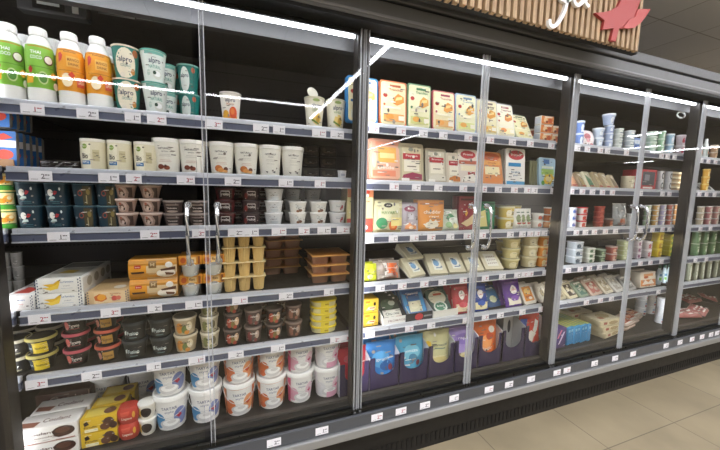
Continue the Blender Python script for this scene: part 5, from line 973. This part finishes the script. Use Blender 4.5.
B1 = (2, 4)
for i, (x0, x1, hp, c, c2, d) in enumerate([(560, 571, 18, '#b0a68c', '#8a7a60', 'beige leaning meat pack at left end'), (571, 584, 19, '#d6caa8', '#4a3c30', 'cream framed meat pack with dark slices'), (582, 596, 16, '#8a9a84', '#3f6a58', 'green leaning meat pack'), (593, 609, 18, '#c4ab98', '#a8584a', 'beige meat pack with red slices'), (607, 619, 18, '#d9cfb8', '#a89878', 'ivory leaning meat pack'), (618, 630, 18, '#d8d4cc', '#b0a89c', 'pale grey leaning meat pack'), (629, 642, 15, '#a4a29e', '#6a6864', 'dark grey leaning meat pack')]):
    w, h = size(x0, x1, hp, B1); slab(f'meat{i}', w, h, .015, c, [r_(c2, 0, .45, 1.3, .62), r_('#efe8dc', 0, .9, 1.2, .08), e_(c, -.2, .5, .3, .12), e_(c, .3, .35, .25, .1), e_('#e6dccc', .1, .66, .2, .06)], p=8); front_row(f'meat{i}', 'meat_pack', 'meat pack', d, (x0+x1)/2-2, B1, .11, -.75, .18, 2, .05)
w, h = size(641.5, 657, 15, B1); carton('orange_carton', w, h, .07, '#e9dcc8', [r_('#d98a4a', 0, .3, 1.9, .4), p_('#efe6d8', (-.8, .2), (-.4, .5), (0, .2), (.4, .5), (.8, .2)), r_('#e2a06a', 0, .8, 1.2, .16), e_('#b85a2f', -.3, .66, .3, .08)]); front_row('orange_carton', 'snack_carton', 'snack carton', 'orange and white carton, right bay fifth shelf', 649, B1, .12, -.1, 0, 2, .08)
w, h = dim(660, 6, 19, Z(*B1), .14); g = G(); g.rings([ring(w/2*r, h*q, 20) for r, q in [(.95, 0), (1, .03), (1, .6), (.8, .72), (.55, .8), (.55, .86)]], '#cfe0e6'); c_ = G(); c_.rings([ring(w/2*r, h*q, 20) for r, q in [(.62, .85), (.62, .98), (.55, 1)]], '#3f6a58'); a = A(); art(a, round_fn([(w/2, 0), (w/2, h*.6)]), w/2, h, [r_('#7ab84a', 0, .3, 1.8, .14), r_('#5a8ab0', 0, .5, 1.8, .12)]); kind('mini_bottle', ('bottle', g), ('cap', c_), ('printed_label', a))
for i, px in enumerate([658.5, 663.5, 668.5]): put('mini_bottle', 'drink_bottle', f'{ORD[i]} of three small green capped bottles from left, fifth shelf', 'bottle', (col_x(px, .15, Z(*B1)+.05), .15, Z(*B1)+.001), 0, 'small green capped bottles')
B1 = (2, 5); z = Z(*B1)
w, h = size(556, 565.5, 20, B1); carton('purple_box', w, h, .2, '#4a3a6a', [p_('#cfc0d8', (-.6, .2), (-.3, .2), (.7, .8), (.4, .8)), p_('#c8708a', (-.9, .5), (-.6, .5), (.1, .9), (-.2, .9))], (), ()); front_row('purple_box', 'snack_box', 'snack box', 'purple box with pink diagonal stripes on deck', 561, B1, .12, 0, 0, 1)
w, h = size(588, 607, 17, B1); carton('bread', .035, h, w*1.2, '#4a96c4', [r_('#3a86b8', 0, .5, 1.8, .9), r_('#8ac0d8', 0, .8, 1.2, .14)], [r_('#b8c46a', 0, .5, 1.7, .9), e_('#e2d87a', -.2, .3, .4, .16), e_('#7aa04a', .3, .7, .4, .16)], [r_('#c2c878', 0, .5, 1.9, .9), e_('#d8a04a', -.2, .5, .5, .3), e_('#e9e2a8', .3, .4, .3, .2), t_('#5a8a4a', .1, .75, .14, 'toast', .7)], bev=.006)
for i in range(7): put('bread', 'bread_pack', f'{ORD[i]} blue and green bread pack from left in the deck row', 'bread pack', (col_x(569+3.4*i, .13, z+.06), .13+.006*(i % 2), z+.001), .12, 'blue and green bread packs')
w, h = size(600, 622, 5.6, B1); carton('flat_pack', w, h, .16, '#cdbf9c', [r_('#ddd0ae', 0, .5, 1.8, .8), e_('#b09a70', .2, .5, .4, .3), r_('#a8584a', -.5, .5, .3, .4)], [r_('#ded2b4', 0, .5, 1.7, .8), e_('#b8a47a', .1, .5, .5, .24), r_('#b87a5a', -.4, .3, .4, .2)], (), (), .008)
for i in range(2):
    for j in range(3): put('flat_pack', 'wrap_pack', f'{LV[3][j]}flat beige wrap pack, {["front", "back"][i]} pile, right bay deck', 'wrap pack', (col_x(611-6*i, .15, z+.06)-.02*j, .13+.18*i, z+.001+j*(h+.001)), .15-.08*j, 'flat beige wrap packs')
w, h = size(626, 642, 10, B1); slab('fish_tray', w, .12, .02, '#c8b0a0', [r_('#c8603a', 0, .5, 1.5, .5), e_('#e9a07a', 0, .55, .5, .16), r_('#efe6dc', 0, .2, 1.2, .12), e_('#7a2a2a', .4, .7, .3, .08)], p=8)
for i, px in enumerate([629, 640, 650]):
    for j in range(2): put('fish_tray', 'fish_tray', f'{LV[2][j]}red orange fish tray lying flat, {ORD[i]} pile from left', 'fish tray', (col_x(px, .18, z+.03), .16+.05*i, z+.025+j*.026), .2, 'flat red orange fish trays', -1.45)
w, h = dim(661, 13, 8, z, .17); cup('drum', w, h, .98, '#dfe2e6', '#eef0f2', '#eef0f2', [r_('#b85a64', 0, .3, 1.9, .24), r_('#7aa0c8', 0, .6, 1.9, .2), e_('#efe6e6', -.2, .4, .3, .2)], over=1.02, lip=.06)
for j in range(3): put('drum', 'yogurt_drum', f'{LV[3][j]}white red and blue drum beside right pillar', 'drum', (col_x(661, .18, z+.06), .18, z+.001+j*(h+.0006)), .2*j, 'white red and blue drums')
for i, px in enumerate([643, 652]):
    for j in range(3): put('drum', 'yogurt_drum', f'{LV[3][j]}shaded drum in the back row, {ORD[i]} from left', 'drum', (col_x(px, .34, z+.06), .36, z+.001+j*(h+.0006)), .5+.2*j, 'shaded drums behind')
# --- far right bay
B1 = (3, 0)
w, h = dim(700, 7, 20, Z(*B1), .14); g = G(); g.rings([ring(w/2*r, h*q, 20) for r, q in [(.95, 0), (1, .03), (1, .55), (.7, .75), (.5, .82), (.5, .95), (.45, 1)]], '#d6dcd8'); a = A(); art(a, round_fn([(w/2, 0), (w/2, h*.55)]), w/2, h, [r_('#a8b8b0', 0, .3, 1.6, .3), e_('#c8704a', .2, .3, .4, .1)]); kind('milk_bottle', ('bottle', g), ('printed_label', a))
for i, px in enumerate([699, 705]): put('milk_bottle', 'milk_bottle', f'{["left", "right"][i]} white bottle on the far right bay top shelf', 'bottle', (col_x(px, .14, Z(*B1)+.06), .14, Z(*B1)+.001), 0, 'white bottles')
s = sc('tan_tub', 713, 9, 7, B1, '#b08a68', '#d8c8b4', ['#d9b890', '#8a6a4a', '#e6d8c4']); cups('tan_tub', 'snack_tub', 'snack tub', 'tan tub right of the white bottles', [713], 2, B1, s)
B1 = (3, 1); s = sc('gold_cup', 704, 9, 7.2, B1, '#e0a83a', '#efd078', ['#f2d890', '#b87a1a', '#f0e2b8'], .85); cups('gold_cup', 'snack_tub', 'snack tub', 'golden yellow tub, far right bay second shelf', [704], 3, B1, s)
w, h = size(709, 721, 12, B1); slab('oval_tray', w, h, .02, '#d6d8d6', [e_('#5a5c5a', 0, .5, .6, .34), e_('#a8aaa8', 0, .55, .3, .16)], p=3); front_row('oval_tray', 'meat_pack', 'meat pack', 'white tray with dark oval, far right bay', 713, B1, .11, -.8, .1, 2, .05)
B1 = (3, 2)
for i, (px, c, c2) in enumerate([(699, '#a89c84', 'beige'), (707, '#b8787a', 'dusty pink'), (714.5, '#c08a84', 'salmon')]):
    s = sc(f'far{i}', px, 8.5, 6, B1, c, '#d6d0c8', ['#d9ccb8', c, '#e2dad0'], .88); cups(f'far{i}', 'mini_cup', 'dessert cup', f'{c2} cup in the far right bay grid', [px], 3, B1, s)
B1 = (3, 3); w, h = dim(700, 8.5, 11.5, Z(*B1), .14); cup('green_jar', w, h, .97, '#5a7a54', '#b9c4b4', '#a8b4a4', [r_('#7a9a70', 0, .5, 1.6, .6), r_('#c4d0b8', 0, .75, 1.2, .08), e_('#e2e8d8', 0, .45, .4, .16)], p=3, over=1.02); stack('green_jar', 'glass_jar', 'jar', 'green jar', [694, 702, 710, 718], 2, B1, h, .10, w/2)
B1 = (3, 4); w, h = dim(700, 6, 18, Z(*B1), .14); cup('pale_jar', w, h, 1.0, '#a8ac94', '#d6d8cc', '#c8cabc', [r_('#c4c8ae', 0, .5, 1.5, .5), r_('#e6e8dc', -.5, .5, .3, .8), e_('#7a8460', .2, .45, .4, .12)], over=1.02, lip=.12, n=20); stack('pale_jar', 'glass_jar', 'jar', 'tall pale green jar', [688, 694.5, 701, 707.5, 714, 720], 1, B1, h, .10, w/2, word='one')
B1 = (3, 5); z = Z(*B1); w, h = size(690, 706, 12, B1); pouch('pattern_bag', w, .13, .03, '#a86460', [e_('#e6dcd4', -.6+.4*(q % 4), .2+.22*(q//4), .14, .06) for q in range(12)], '#c8a098', .5, 61, wr=.006)
for i, (px, y) in enumerate([(690, .12), (696, .34), (707, .12), (714, .34)]): put('pattern_bag', 'patterned_bag', f'{ORD[i]} red and white patterned bag from left, far right deck', 'bag', (col_x(px, y, z+.03), y, z+.034), .3*(i-1), 'red and white patterned bags', -1.3)
